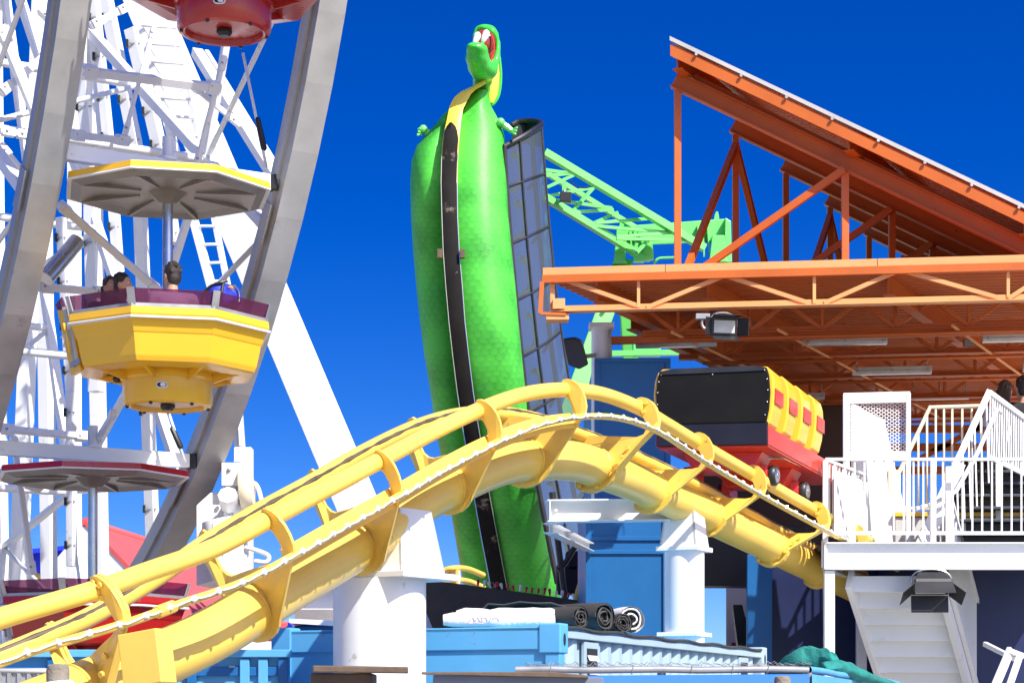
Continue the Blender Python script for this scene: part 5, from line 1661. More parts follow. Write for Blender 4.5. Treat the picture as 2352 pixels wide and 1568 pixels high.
# ------------------------------------------------------------------ shipping container with rolled mats
cd = V((0.37, 0.93, 0)).normalized()
ed = V((-0.93, 0.37, 0)).normalized()
C0 = V((D(1285, 0, 16.5).x, 16.5, 0))
CH = EYE + (HOR - 1440) * 16.5 / F
ct = thing('shipping_container', 'shipping container with sky blue end and pale corrugated side below the track', 'container', tuple(C0))
LEN, WID = 6.1, 2.44
ZUP = V((0, 0, 1))
P = lambda l, w_, z: C0 + cd * l + ed * w_ + ZUP * z
MB().prism([P(0.02, 0.10, 0.1), P(0.02, WID - 0.1, 0.1), P(0.02, WID - 0.1, CH - 0.16), P(0.02, 0.10, CH - 0.16)], cd * 0.04).build('end_panel', 'lblue', ct)
MB().prism([P(0, 0.10, CH - 0.17), P(0, WID - 0.1, CH - 0.17), P(0, WID - 0.1, CH + 0.01), P(0, 0.10, CH + 0.01)], cd * 0.08).build('end_header', 'lblue', ct, bevel=0.008)
for l in (0, LEN - 0.1):
    for w_ in (0, WID - 0.1):
        MB().prism([P(l, w_, 0), P(l + 0.12, w_, 0), P(l + 0.12, w_ + 0.12, 0), P(l, w_ + 0.12, 0)], ZUP * (CH - 0.2)).build('corner_post', 'lblue' if l == 0 else 'pblue', ct, bevel=0.006)
        cc = MB().prism([P(l - 0.012, w_ - 0.012, CH - 0.20), P(l + 0.17, w_ - 0.012, CH - 0.20), P(l + 0.17, w_ + 0.17, CH - 0.20), P(l - 0.012, w_ + 0.17, CH - 0.20)], ZUP * 0.235).build('corner_casting', 'lblue' if l == 0 else 'pblue', ct, bevel=0.012)
        MB().prism([P(l + 0.08 + 0.028 * math.cos(a), -0.0135, CH - 0.09 + 0.05 * math.sin(a)) + ed * w_ for a in [k * math.pi / 8 for k in range(16)]], -ed * 0.001).build('casting_hole', 'dark', cc)
sd = MB()
prs = []
l = 0.14
while l < LEN - 0.22:
    prs += [(l, 0.035), (l + 0.072, 0.035), (l + 0.14, 0.0 + 0.072), (l + 0.21, 0.072)]
    l += 0.278
sd.loft([[P(a, b, z) for a, b in prs] for z in (0.12, CH - 0.07)], closed=False, smooth=False)
sd.build('corrugated_side', 'pblue', ct)
MB().prism([P(0.1, 0.0, CH - 0.075), P(LEN - 0.1, 0.0, CH - 0.075), P(LEN - 0.1, 0.0, CH - 0.005), P(0.1, 0.0, CH - 0.005)], ed * 0.06).build('top_rail', 'pblue', ct, bevel=0.006)
MB().prism([P(0, 0, CH - 0.02), P(LEN, 0, CH - 0.02), P(LEN, WID, CH - 0.02), P(0, WID, CH - 0.02)], ZUP * 0.02).build('roof_panel', 'lblue', ct)
lip = MB()
lip.tube([P(0.16 + k * 0.2, -0.008, CH + 0.004 + 0.008 * math.sin(k * 1.3)) for k in range(30)], 0.012, 6)
lip.build('roof_seam', 'rubber', ct)
for l in (0.62, 5.2):
    v = MB().prism([P(l, 0.015, CH - 0.62), P(l + 0.34, 0.015, CH - 0.62), P(l + 0.34, 0.015, CH - 0.09), P(l, 0.015, CH - 0.09)], ed * 0.03).build('vent_frame', 'pblue', ct, bevel=0.004)
    for q in range(3):
        z = CH - 0.14 - 0.11 * q
        MB().prism([P(l + 0.05, 0.008, z - 0.085), P(l + 0.29, 0.008, z - 0.085), P(l + 0.29, 0.008, z), P(l + 0.05, 0.008, z)], ed * 0.006).build('louvre_gap', 'dark', v)
        MB().prism([P(l + 0.05, -0.012, z - 0.10), P(l + 0.29, -0.012, z - 0.10), P(l + 0.29, 0.008, z - 0.055), P(l + 0.05, 0.008, z - 0.055)], ed * 0.004).build('louvre', 'concrete', v)


def spiral_roll(name, label, p0, p1, r, matn, group, turns=4, seed=0):
    """a rolled sheet: outer cylinder with a spiral end"""
    t = thing(name, label, 'mat roll', tuple(p0), group)
    p0, p1 = V(p0), V(p1)
    ax = (p1 - p0).normalized()
    u = ax.cross(ZUP).normalized()
    v = u.cross(ax)
    rnd = random.Random(seed)
    NN = 20
    rings = []
    for k in range(9):
        q = p0.lerp(p1, k / 8)
        rr = r * (1 + rnd.uniform(-.05, .05))
        rings.append([q + (u * math.cos(a) * rr * (1 + 0.04 * math.sin(3 * a + seed)) + v * (math.sin(a) * rr * (0.93 if math.sin(a) < 0 else 1.0))) for a in [i * 2 * math.pi / NN for i in range(NN)]])
    o = MB().loft(rings, caps=False).build('roll_sheet', matn, t)
    th = r * 0.10
    sp_ = []
    for i in range(turns * 16):
        a = i * 2 * math.pi / 16
        rr = r * 0.93 * (1 - i / (turns * 16) * 0.78)
        sp_.append(p1 - ax * 0.01 * (1 + math.sin(i)) + u * math.cos(a) * rr + v * math.sin(a) * rr)
    MB().tube(sp_, th * 0.75, 6).build('roll_end', matn, t)
    MB().lathe([(r * 0.9, 0), (0.001, 0.0)], p1 - ax * 0.06, 20, Matrix((u, v, ax)).transposed()).build('roll_core', 'dark', t)
    return t


zr = CH + 0.01
def on_roof(x, Y, r):
    return V((D(x, 0, Y).x, Y, zr + r))


g_ = 'rolled sheets on the container roof'
spiral_roll('mat_roll', 'largest black rubber mat roll with wide hollow end on the container', on_roof(1120, 18.7, 0.125), on_roof(1390, 17.7, 0.125), 0.125, 'rubber', g_, 3, 1)
spiral_roll('mat_roll', 'crumpled black mat roll lying nearest the container corner block', on_roof(1150, 17.6, 0.09), on_roof(1335, 17.0, 0.09), 0.09, 'rubber', g_, 4, 2)
spiral_roll('mat_roll', 'tightly wound black mat roll with small core, rightmost black roll', on_roof(1380, 18.5, 0.085), on_roof(1432, 17.9, 0.085), 0.085, 'rubber', g_, 6, 3)
spiral_roll('tarp_roll', 'white plastic sheet roll with ragged end behind the black mats', on_roof(1370, 19.0, 0.13), on_roof(1452, 18.3, 0.13), 0.115, 'tarp', g_, 2, 4)
# loose mat flap on top
fl = thing('rubber_flap', 'loose flat black rubber sheet lying over the mat rolls', 'rubber sheet', tuple(on_roof(1240, 17.9, 0.26)))
gr = MB()
rows = []
for i in range(9):
    row = []
    for j in range(5):
        x = 1085 + i * 36
        p = V((D(x, 0, 18.0).x, 17.75 + j * 0.22, zr + 0.21 + 0.05 * math.sin(i * 0.5) + 0.03 * mnoise.noise(V((i * .7, j * .9, 0))) - (0.10 if i == 0 else 0)))
        row.append(p)
    rows.append(row)
gr.loft(rows, closed=False)
ob = gr.build('sheet', 'rubber', fl)
md = ob.modifiers.new('solid', 'SOLIDIFY')
md.thickness = 0.012
for nm, lab, (xa, xb, Y, r), sd_ in (('tarp_roll', 'white bag-wrapped sheet roll lying along the sky blue container end', (1018, 1275, 16.95, 0.062), 5), ('tarp_roll', 'second white sheet roll resting just behind the bag-wrapped roll', (1048, 1285, 17.15, 0.085), 6)):
    t = thing(nm, lab, 'sheet roll', tuple(on_roof(xa, Y, r)), g_)
    rnd = random.Random(sd_)
    pts = [on_roof(xa + (xb - xa) * k / 12, Y, r) + V((0, 0, rnd.uniform(-.004, .012))) for k in range(13)]
    MB().tube(pts, [r * 0.7] + [r * rnd.uniform(.9, 1.06) for _ in range(11)] + [r * .75], 18).build('wrapping', 'tarp', t)
    if sd_ == 5:
        mk = MB()
        x_ = lambda u, v_: D(1078 + u, 1424 - v_, Y - r * 1.08)
        for pl_ in (((0, 0), (8, 10), (14, 0)), ((16, 0), (20, 11), (28, 0)), ((32, 0), (30, 12), (40, 10), (44, 0)), ((48, 0), (52, 12)), ((54, 6), (64, 11), (70, 1)), ((-8, -3), (2, -7), (14, -5), (28, -7), (40, -4))):
            mk.tube([x_(*p) for p in pl_], 0.004, 5)
        mk.build('faded_print', 'print', t)

# ------------------------------------------------------------------ fence with screen in the foreground
fe = thing('chain_link_fence', 'chain link fence with a grey top pipe and bright blue screen', 'fence', tuple(D(1200, 1568, 14).xy) + (0,))
fz_ = EYE + (HOR - 1537) * 14.0 / F
f0, f1 = V((D(1184, 0, 14.0).x, 14.0, fz_)), V((D(1858, 0, 13.95).x, 13.95, fz_))
f2_ = V((D(2062, 0, 19.5).x, 19.5, fz_))
for a, b, m_ in ((f0, f1, 'galv'), (f1 + V((0.0, 0.02, 0)), f2_, 'lblue')):
    pt = [a.lerp(b, k / 8) + V((0, 0, 0.004 * math.sin(k * 2.1))) for k in range(9)]
    d_ = (b - a).normalized()
    MB().tube(pt, 0.023, 14, caps=False).build('top_pipe', m_, fe)
    MB().lathe([(0.0195, 0.0), (0.0005, 0.0)], a + d_ * 0.03, 14, Matrix((d_.cross(ZUP), ZUP, d_)).transposed()).build('pipe_mouth', 'dark', fe)
for k, t in enumerate((0.12, 0.40, 0.60, 0.74, 0.86)):
    c = f0.lerp(f1, t)
    MB().tube([c + V((0.006 * math.sin(a), 0.027 * math.cos(a), 0.027 * math.sin(a))) for a in [q * 2 * math.pi / 12 for q in range(12)]], 0.0035, 5, closed=True).build('wire_tie', 'galv', fe)
MB().prism([f0 + V((0.25, -0.03, -0.04)), f1 + V((0, -0.03, -0.03)), V((f1.x, f1.y - 0.03, 0)), V((f0.x + 0.25, f0.y - 0.03, 0))], (0, 0.006, 0)).build('front_screen', 'screen', fe)
MB().prism([f1 + V((0.02, 0, -0.03)), f2_ + V((0.02, 0, -0.03)), V((f2_.x + 0.02, f2_.y, 0)), V((f1.x + 0.02, f1.y, 0))], (0.006, 0, 0)).build('sunlit_side_screen', 'lblue', fe)  # lighter blue puts the sun on this side into the colour
rnd = random.Random(9)
x = 0.03
zig = []
while x < 1.0:
    c = f0.lerp(f1, x)
    zig.append(c + V((0, rnd.uniform(-.02, .02), 0.028 + rnd.uniform(0, .012))))
    zig.append(c + V((0.02, rnd.uniform(-.03, .03), 0.043 + rnd.uniform(-.012, .012))))
    x += 0.0205
MB().tube(zig, 0.0024, 5).build('wire_selvage', 'galv', fe)
zig2 = [p + V((0.017, 0.03, -0.006)) for p in zig]
MB().tube(zig2, 0.002, 5).build('wire_selvage', 'galv', fe)
for xx in (0.0, 0.5, 1.0):
    c = f0.lerp(f1, xx)
    MB().tube([V((c.x, c.y + 0.05, 0)), V((c.x, c.y + 0.05, fz_ - 0.02))], 0.03, 10).build('fence_post', 'galv', fe)

# teal netting heaped on the fence
for lab, pts in (('flat heap of dull teal netting draped behind the fence pipe', [(1775, 1545, 17.5, 6), (1810, 1520, 17.3, 22), (1850, 1508, 17.3, 34), (1900, 1512, 17.2, 32), (1922, 1520, 17.2, 26)]),
                 ('folded teal netting trailing down to the right over the blue pipe', [(1890, 1532, 15.6, 16), (1935, 1528, 15.8, 22), (1975, 1542, 16.2, 20), (2020, 1560, 16.8, 14), (2058, 1568, 17.5, 6)])):
    t = thing('netting', lab, 'netting', tuple(D(*pts[0][:3])), 'teal netting on the fence')
    rings = []
    cl = catmull([D(x, y + r * 0.3, Y) for x, y, Y, r in pts], 7)
    for i, p in enumerate(cl):
        k = min(len(pts) - 1, i / 7)
        k0 = int(k)
        k1 = min(len(pts) - 1, k0 + 1)
        r = (pts[k0][3] + (pts[k1][3] - pts[k0][3]) * (k - k0)) * p.y / F
        ring = []
        for q in range(18):
            a = q * 2 * math.pi / 18
            nz_ = 1 + 0.34 * mnoise.noise(V((i * 0.35, math.cos(a) * 1.6, math.sin(a) * 1.6 + pts[0][0]))) + 0.22 * mnoise.noise(V((i * 0.9, math.cos(a) * 4, math.sin(a) * 4)))
            ring.append(p + V((0.02 * math.cos(a * 2), math.cos(a) * r * 1.3 * nz_, math.sin(a) * r * nz_ * (1 if math.sin(a) > 0 else 0.8))))
        rings.append(ring)
    MB().loft(rings).build('cloth', 'teal', t, subsurf=1)

# wooden posts and boards closest to the camera
def wood_post(x, yt, wpx, Y, lab):
    t = thing('wooden_post', lab, 'post', tuple(D(x, 1600, Y).xy) + (0,), 'weathered wooden posts in the foreground')
    z = D(0, yt, Y).z
    r = wpx / 2 * Y / F
    MB().lathe([(r * 1.0, 0), (r * 1.0, z - r * 0.45), (r * 0.9, z - r * 0.1), (r * 0.75, z), (0.0, z + 0.004)], (D(x, 0, Y).x, Y, 0), 14).build('post_shaft', 'wood', t)
    return t


wp1 = wood_post(133, 1525, 54, 9.5, 'grey weathered wooden post in front of the track at bottom left')
MB().tube([V((D(133, 0, 9.5).x + 0.056 * math.cos(a), 9.5 + 0.056 * math.sin(a), D(0, 1572 - 3 * math.cos(a), 9.5).z)) for a in [k * math.pi / 8 for k in range(16)]], 0.017, 8, closed=True).build('rope', 'tarp', wp1)
wood_post(1797, 1552, 38, 12.0, 'dark grey wooden post in front of the bright blue screen')
bd = thing('timber_stack', 'dark brown boards with a flat top at the foot of the thick pillar', 'boards', tuple(D(825, 1560, 12.6).xy) + (0,))
MB().loft([[D(x, y, Y) for x, y in ((718, 1527), (938, 1530), (938, 1546), (718, 1543))] for Y in (12.3, 12.9)], smooth=False).build('top_board', 'brown', bd, bevel=0.008)
MB().box((D(790, 0, 12.6).x, 12.62, D(0, 1546, 12.6).z / 2), (0.36, 0.42, D(0, 1546, 12.6).z)).build('crate', 'brown', bd, bevel=0.01)
gb = thing('grey_counter', 'grey blue counter edge with a rusty rim at the bottom centre', 'counter', tuple(D(1180, 1568, 11.4).xy) + (0,))
MB().loft([[D(x, y, Y) for x, y in ((968, 1542), (1270, 1542), (1352, 1550), (1352, 1556), (968, 1548))] for Y in (11.3, 12.0)], smooth=False).build('top_edge', 'brown', gb, bevel=0.004)
MB().loft([[D(x, y, Y) for x, y in ((995, 1549), (1386, 1555), (1386, 1640), (990, 1640))] for Y in (11.35, 11.9)], smooth=False).build('front_board', 'greyboard', gb, bevel=0.004)
zb_ = D(0, 1640, 11.4).z
MB().box((D(1185, 0, 11.6).x, 11.62, zb_ / 2), (0.8, 0.3, zb_)).build('base', 'greyboard', gb)

# ------------------------------------------------------------------ blue stores behind the track, left
lc = thing('louvred_container', 'blue metal store with louvred vents left of the thick pillar', 'container', tuple(D(720, 1568, 18.5).xy) + (0,))
Yl = 18.5
zt_ = D(0, 1436, Yl).z
a_, b_ = D(668, 0, Yl).x, D(860, 0, Yl).x
MB().box(((a_ + b_) / 2, Yl + 1.0, zt_ / 2), (b_ - a_, 2.0, zt_)).build('body', 'blue', lc, bevel=0.01)
MB().prism([D(664, 1430, Yl - .1), D(760, 1436, Yl - .1), D(860, 1436, Yl - .1), D(860, 1428, Yl - .1), D(664, 1420, Yl - .1)], (0, 2.1, 0)).build('roof_lip', 'white', lc)
for k in range(4):
    y = 1465 + k * 21
    lv = MB().prism([D(694, y, Yl - 0.01), D(752, y, Yl - 0.01), D(752, y + 14, Yl - 0.05), D(694, y + 14, Yl - 0.05)], (0, 0.03, 0)).build('louvre', 'blue', lc)
    MB().box(D(723, y + 16, Yl - 0.002), (0.20, 0.008, 0.012)).build('louvre_gap', 'dark', lv)
MB().prism([D(655, 1440, Yl - .06), D(668, 1430, Yl - .06), D(672, 1470, Yl - .06), D(655, 1478, Yl - .06)], (0, 0.05, 0)).build('corner_bracket', 'lblue', lc, bevel=0.006)
MB().tube(catmull([D(660, 1478, Yl - .1), D(655, 1510, Yl - .12), D(648, 1540, Yl - .1), D(640, 1580, Yl - .1)], 4), 0.012, 6).build('chain', 'galv', lc)
MB().limb(D(664, 1432, Yl - 0.1), D(672, 1440, Yl - 0.15), 0.014, 0.02, 8).build('blue_tie', 'bag', lc)
ws = thing('white_shed', 'white flat roofed shed peeping out left of the thick pillar', 'shed', tuple(D(725, 1400, 21.5).xy) + (0,))
MB().box((D(735, 0, 21.5).x + 0.1, 22.4, D(0, 1352, 21.5).z / 2), (0.62, 1.8, D(0, 1352, 21.5).z)).build('wall', 'white', ws)
MB().box((D(735, 0, 21.5).x + 0.1, 22.35, D(0, 1352, 21.5).z + 0.03), (0.75, 2.0, 0.06)).build('roof', 'white', ws, bevel=0.01)
MB().box((D(722, 0, 21.4).x, 21.44, D(0, 1418, 21.4).z), (0.4, 0.06, 0.17)).build('shaded_lower_wall', 'greyin', ws)  # grey panel stands in for shade low on the white wall
rc = thing('red_store', 'small faded red store with white bands behind the blue panels', 'container', tuple(D(600, 1450, 21).xy) + (0,))
MB().box((D(560, 0, 21).x, 21.9, D(0, 1425, 21).z / 2), (0.95, 1.6, D(0, 1425, 21).z)).build('body', 'pink', rc, bevel=0.02)
MB().box((D(560, 0, 21).x, 21.08, D(0, 1490, 21).z), (0.97, 0.03, 0.16)).build('white_band', 'white', rc)
MB().box((D(560, 0, 21).x, 21.085, D(0, 1462, 21).z), (0.97, 0.02, 0.03)).build('dark_band', 'dark', rc)
bp_ = thing('blue_hoarding', 'blue framed metal hoarding along the bottom left behind the track', 'hoarding', tuple(D(300, 1568, 17).xy) + (0,))
Yb = 16.8
zt_ = D(0, 1494, Yb).z
xa, xb = D(-60, 0, Yb).x, D(662, 0, Yb).x
MB().box(((xa + xb) / 2, Yb + 0.1, zt_ / 2), (xb - xa, 0.1, zt_ - 0.02)).build('panel', 'lblue', bp_)
MB().box(((xa + xb) / 2, Yb + 0.03, zt_ - 0.02), (xb - xa + 0.04, 0.12, 0.06)).build('top_rail', 'lblue', bp_, bevel=0.006)
MB().box(((xa + xb) / 2, Yb + 0.035, zt_ - 0.16), (xb - xa, 0.04, 0.07)).build('shade_strip', 'blue', bp_, bevel=0.004)  # darker blue strip paints the shade below the top rail
for x in (-20, 120, 300, 440, 562, 604, 650):
    MB().box((D(x, 0, Yb).x, Yb + 0.02, zt_ / 2 - 0.03), (0.075, 0.06, zt_ - 0.06)).build('stile', 'lblue' if x in (562, 604) else 'blue', bp_, bevel=0.005)
pad = MB().box(D(533, 1536, Yb + 0.03), (0.05, 0.03, 0.06)).build('hasp', 'galv', bp_, bevel=0.004)
cg = thing('corrugated_bin', 'galvanised corrugated bin edge at the bottom left corner', 'bin', tuple(D(60, 1560, 15.6).xy) + (0,))
mb = MB()
zc_ = D(0, 1540, 15.6).z
pr = []
for k in range(60):
    pr.append(V((D(-40, 0, 15.6).x + k * 0.012, 15.6 + (0.02 if k % 6 < 3 else 0.0), 0)))
mb.loft([pr, [p + V((0, 0, zc_)) for p in pr]], closed=False, smooth=False)
mb.build('bin_wall', 'galv', cg)
MB().tube([pr[0] + V((0, 0, zc_)), pr[-1] + V((0, 0, zc_))], 0.02, 8).build('rim', 'concrete', cg)

# ------------------------------------------------------------------ farther buildings
rb = thing('red_roof_building', 'low building with a faded red ribbed metal roof behind the wheel', 'building', tuple(D(350, 1400, 48).xy) + (0,))
R0, R1 = D(196, 1203, 44), D(500, 1298, 54)
E0, E1 = R0 + V((2.6, -0.9, -2.6)), R1 + V((2.6, -0.9, -2.6))
W0, W1 = R0 + V((-2.4, 0.8, -2.6)), R1 + V((-2.4, 0.8, -2.6))
rf = MB()
nrm = (E0 - R0).cross(R1 - R0).normalized()
rf.prism([R0, R1, E1, E0], nrm * 0.06)
rf.prism([R0, W0, W1, R1], nrm * 0.06)
rf = rf.build('roof', 'pink', rb)
for k in range(26):
    t = k / 25
    MB().beam(R0.lerp(R1, t) - nrm * 0.0 + V((0, 0, .03)), E0.lerp(E1, t) + V((0, 0, .03)), 0.05, 0.09).build('standing_seam', 'pink', rf)
MB().tube([R0 + V((0, 0, .04)), R1 + V((0, 0, .04))], 0.10, 8).build('ridge_cap', 'pink', rf)
MB().prism([V((p.x, p.y, 0)) for p in (E0, E1, W1, W0)], ZUP * (E0.z - 0.05)).build('wall', 'concrete', rb)
MB().prism([E0, R0, W0, V((W0.x, W0.y, E0.z - .1)), V((E0.x, E0.y, E0.z - .1))], (0.05, 0.2, 0)).build('gable', 'white', rb)
bb = thing('blue_roof_building', 'building with a royal blue roof and fascia beyond the wheel legs', 'building', tuple(D(90, 1400, 62).xy) + (0,))
MB().loft([[D(x, y, Y) for x, y in ((30, 1270), (150, 1258), (150, 1362), (30, 1366))] for Y in (60, 66)], smooth=False).build('wall', 'blueroof', bb)
MB().loft([[D(x, y, Y) for x, y in ((26, 1264), (154, 1252), (154, 1262), (26, 1275))] for Y in (59.5, 66.5)], smooth=False).build('parapet', 'blueroof', bb)
zb2 = D(0, 1362, 60).z
MB().box((D(90, 0, 62).x, 63, zb2 / 2), (1.4, 5, zb2)).build('ground_floor', 'concrete', bb)
tk = thing('distant_track', 'thin yellow coaster rail sloping in front of the blue roof building', 'coaster track', tuple(D(100, 1350, 34).xy) + (0,))
for dy, r in ((0, 0.075), (38, 0.045)):
    MB().tube(catmull([D(-60, 1262 + dy, 34), D(40, 1308 + dy, 34), D(150, 1350 + dy, 33.5), D(300, 1400 + dy, 33), D(420, 1440 + dy, 33)], 5), r, 12).build('rail', 'yellow', tk)
for x, y in ((70, 1320), (330, 1412)):
    p = D(x, y, 33.9)
    MB().beam(p, V((p.x, p.y, 0)), 0.2, 0.2, (0, 1, 0)).build('support', 'white', tk)
tk2 = thing('distant_loop', 'yellow curved coaster rail peeping out left of the dragon tail', 'coaster track', tuple(D(1040, 1350, 36).xy) + (0,))
for dy in (0, 28):
    MB().tube(catmull([D(990, 1330 + dy, 36), D(1020, 1310 + dy, 36), D(1045, 1304 + dy, 36), D(1075, 1306 + dy, 36.5), D(1110, 1320 + dy, 37)], 5), 0.05, 10).build('rail', 'yellow', tk2)
for x in (1032, 1050):
    MB().beam(D(x, 1306, 36), D(x, 1340, 36), 0.05, 0.05, (0, 1, 0)).build('rail_tie', 'yellow', tk2)
MB().beam(D(1045, 1310, 36.1), V((D(1045, 0, 36.1).x, 36.1, 0)), 0.18, 0.18, (0, 1, 0)).build('support', 'white', tk2)
# utility pole with wires
up = thing('utility_pole', 'distant wooden utility pole with two crossarms behind the wheel', 'utility pole', tuple(D(319, 1400, 150).xy) + (0,))
pp = D(319, 1226, 150)
MB().tube([V((pp.x, pp.y, 0)), pp], [0.16, 0.11], 8).build('pole', 'brown', up)
for dz in (0.35, 1.2):
    MB().box(pp - V((0, 0, dz)), (1.0, 0.12, 0.12)).build('crossarm', 'brown', up)
for dz, dx in ((0.3, -.45), (0.3, .45), (1.1, -.4)):
    q = pp + V((dx, 0, -dz + 0.1))
    MB().tube(catmull([q + V((-14, 5, 1.2)), q + V((-7, 2, 0.15)), q, q + V((7, -2, 0.2)), q + V((14, -5, 1.3))], 4), 0.007, 5).build('wire', 'greyin', up)


def tree(lab, x, yt, yb, wpx, Y, seed, n=420, palm=False):
    p = D(x, yb, Y)
    t = thing('palm_tree' if palm else 'leafy_tree', lab, 'tree', (p.x, p.y, 0))
    top = D(x, yt, Y)
    rnd = random.Random(seed)
    w_ = wpx / 2 * Y / F
    cz = top.z - w_ * 0.7
    MB().tube([V((p.x, p.y, 0)), V((p.x + 0.1, p.y, cz * 0.5)), V((p.x, p.y, cz))], [w_ * .16, w_ * .11, w_ * .08], 8).build('trunk', 'brown', t)
    cr = MB()
    if palm:
        for k in range(26):
            an, el = rnd.uniform(0, 6.28), rnd.uniform(-.7, 1.1)
            L_ = w_ * rnd.uniform(.8, 1.15)
            for s in range(9):
                u = s / 9
                c = V((p.x, p.y, cz)) + V((math.cos(an) * u * L_ * math.cos(el), math.sin(an) * u * L_ * math.cos(el), math.sin(el) * u * L_ - u * u * L_ * 0.55))
                for sg in (-1, 1):
                    d = V((-math.sin(an) * sg, math.cos(an) * sg, -0.5)) * L_ * 0.22 * (1 - u * .7)
                    cr.poly([c, c + d + V((math.cos(an), math.sin(an), 0)) * L_ * .06, c + V((math.cos(an), math.sin(an), -.1)) * L_ * .09])
    else:
        for k in range(n):
            d = V((rnd.gauss(0, .42), rnd.gauss(0, .42), rnd.gauss(0, .33)))
            c = V((p.x, p.y, cz)) + d * w_
            a, b = V((rnd.uniform(-1, 1), rnd.uniform(-1, 1), rnd.uniform(-1, 1))), V((rnd.uniform(-1, 1), rnd.uniform(-1, 1), rnd.uniform(-1, 1)))
            s = w_ * rnd.uniform(.06, .13)
            cr.poly([c + a * s, c + b * s, c - a * s * .6])
    cr.build('crown', 'foliage', t)
    return t


tree('palm crown showing just above the royal blue roof', 124, 1248, 1400, 44, 70, 1, palm=True)
# pale low terminal closing the view at ground level
tm = thing('pier_building', 'long pale low building closing the view at ground level', 'building', (0, 80, 0))
zz_ = D(0, 1520, 80).z
MB().box((0, 84, zz_ / 2), (60, 7, zz_)).build('wall', 'concrete', tm)
MB().box((0, 84, zz_ + 0.1), (60.6, 7.6, 0.2)).build('roof', 'white', tm)
wn = MB().box((0, 80.46, zz_ * 0.55), (1.6, 0.06, 1.2)).build('window', 'navy', tm)
for k in range(1, 12):
    c = wn.copy()
    COL.objects.link(c)
    c.parent = tm
    c.location = (-30 + k * 5, 0, 0)
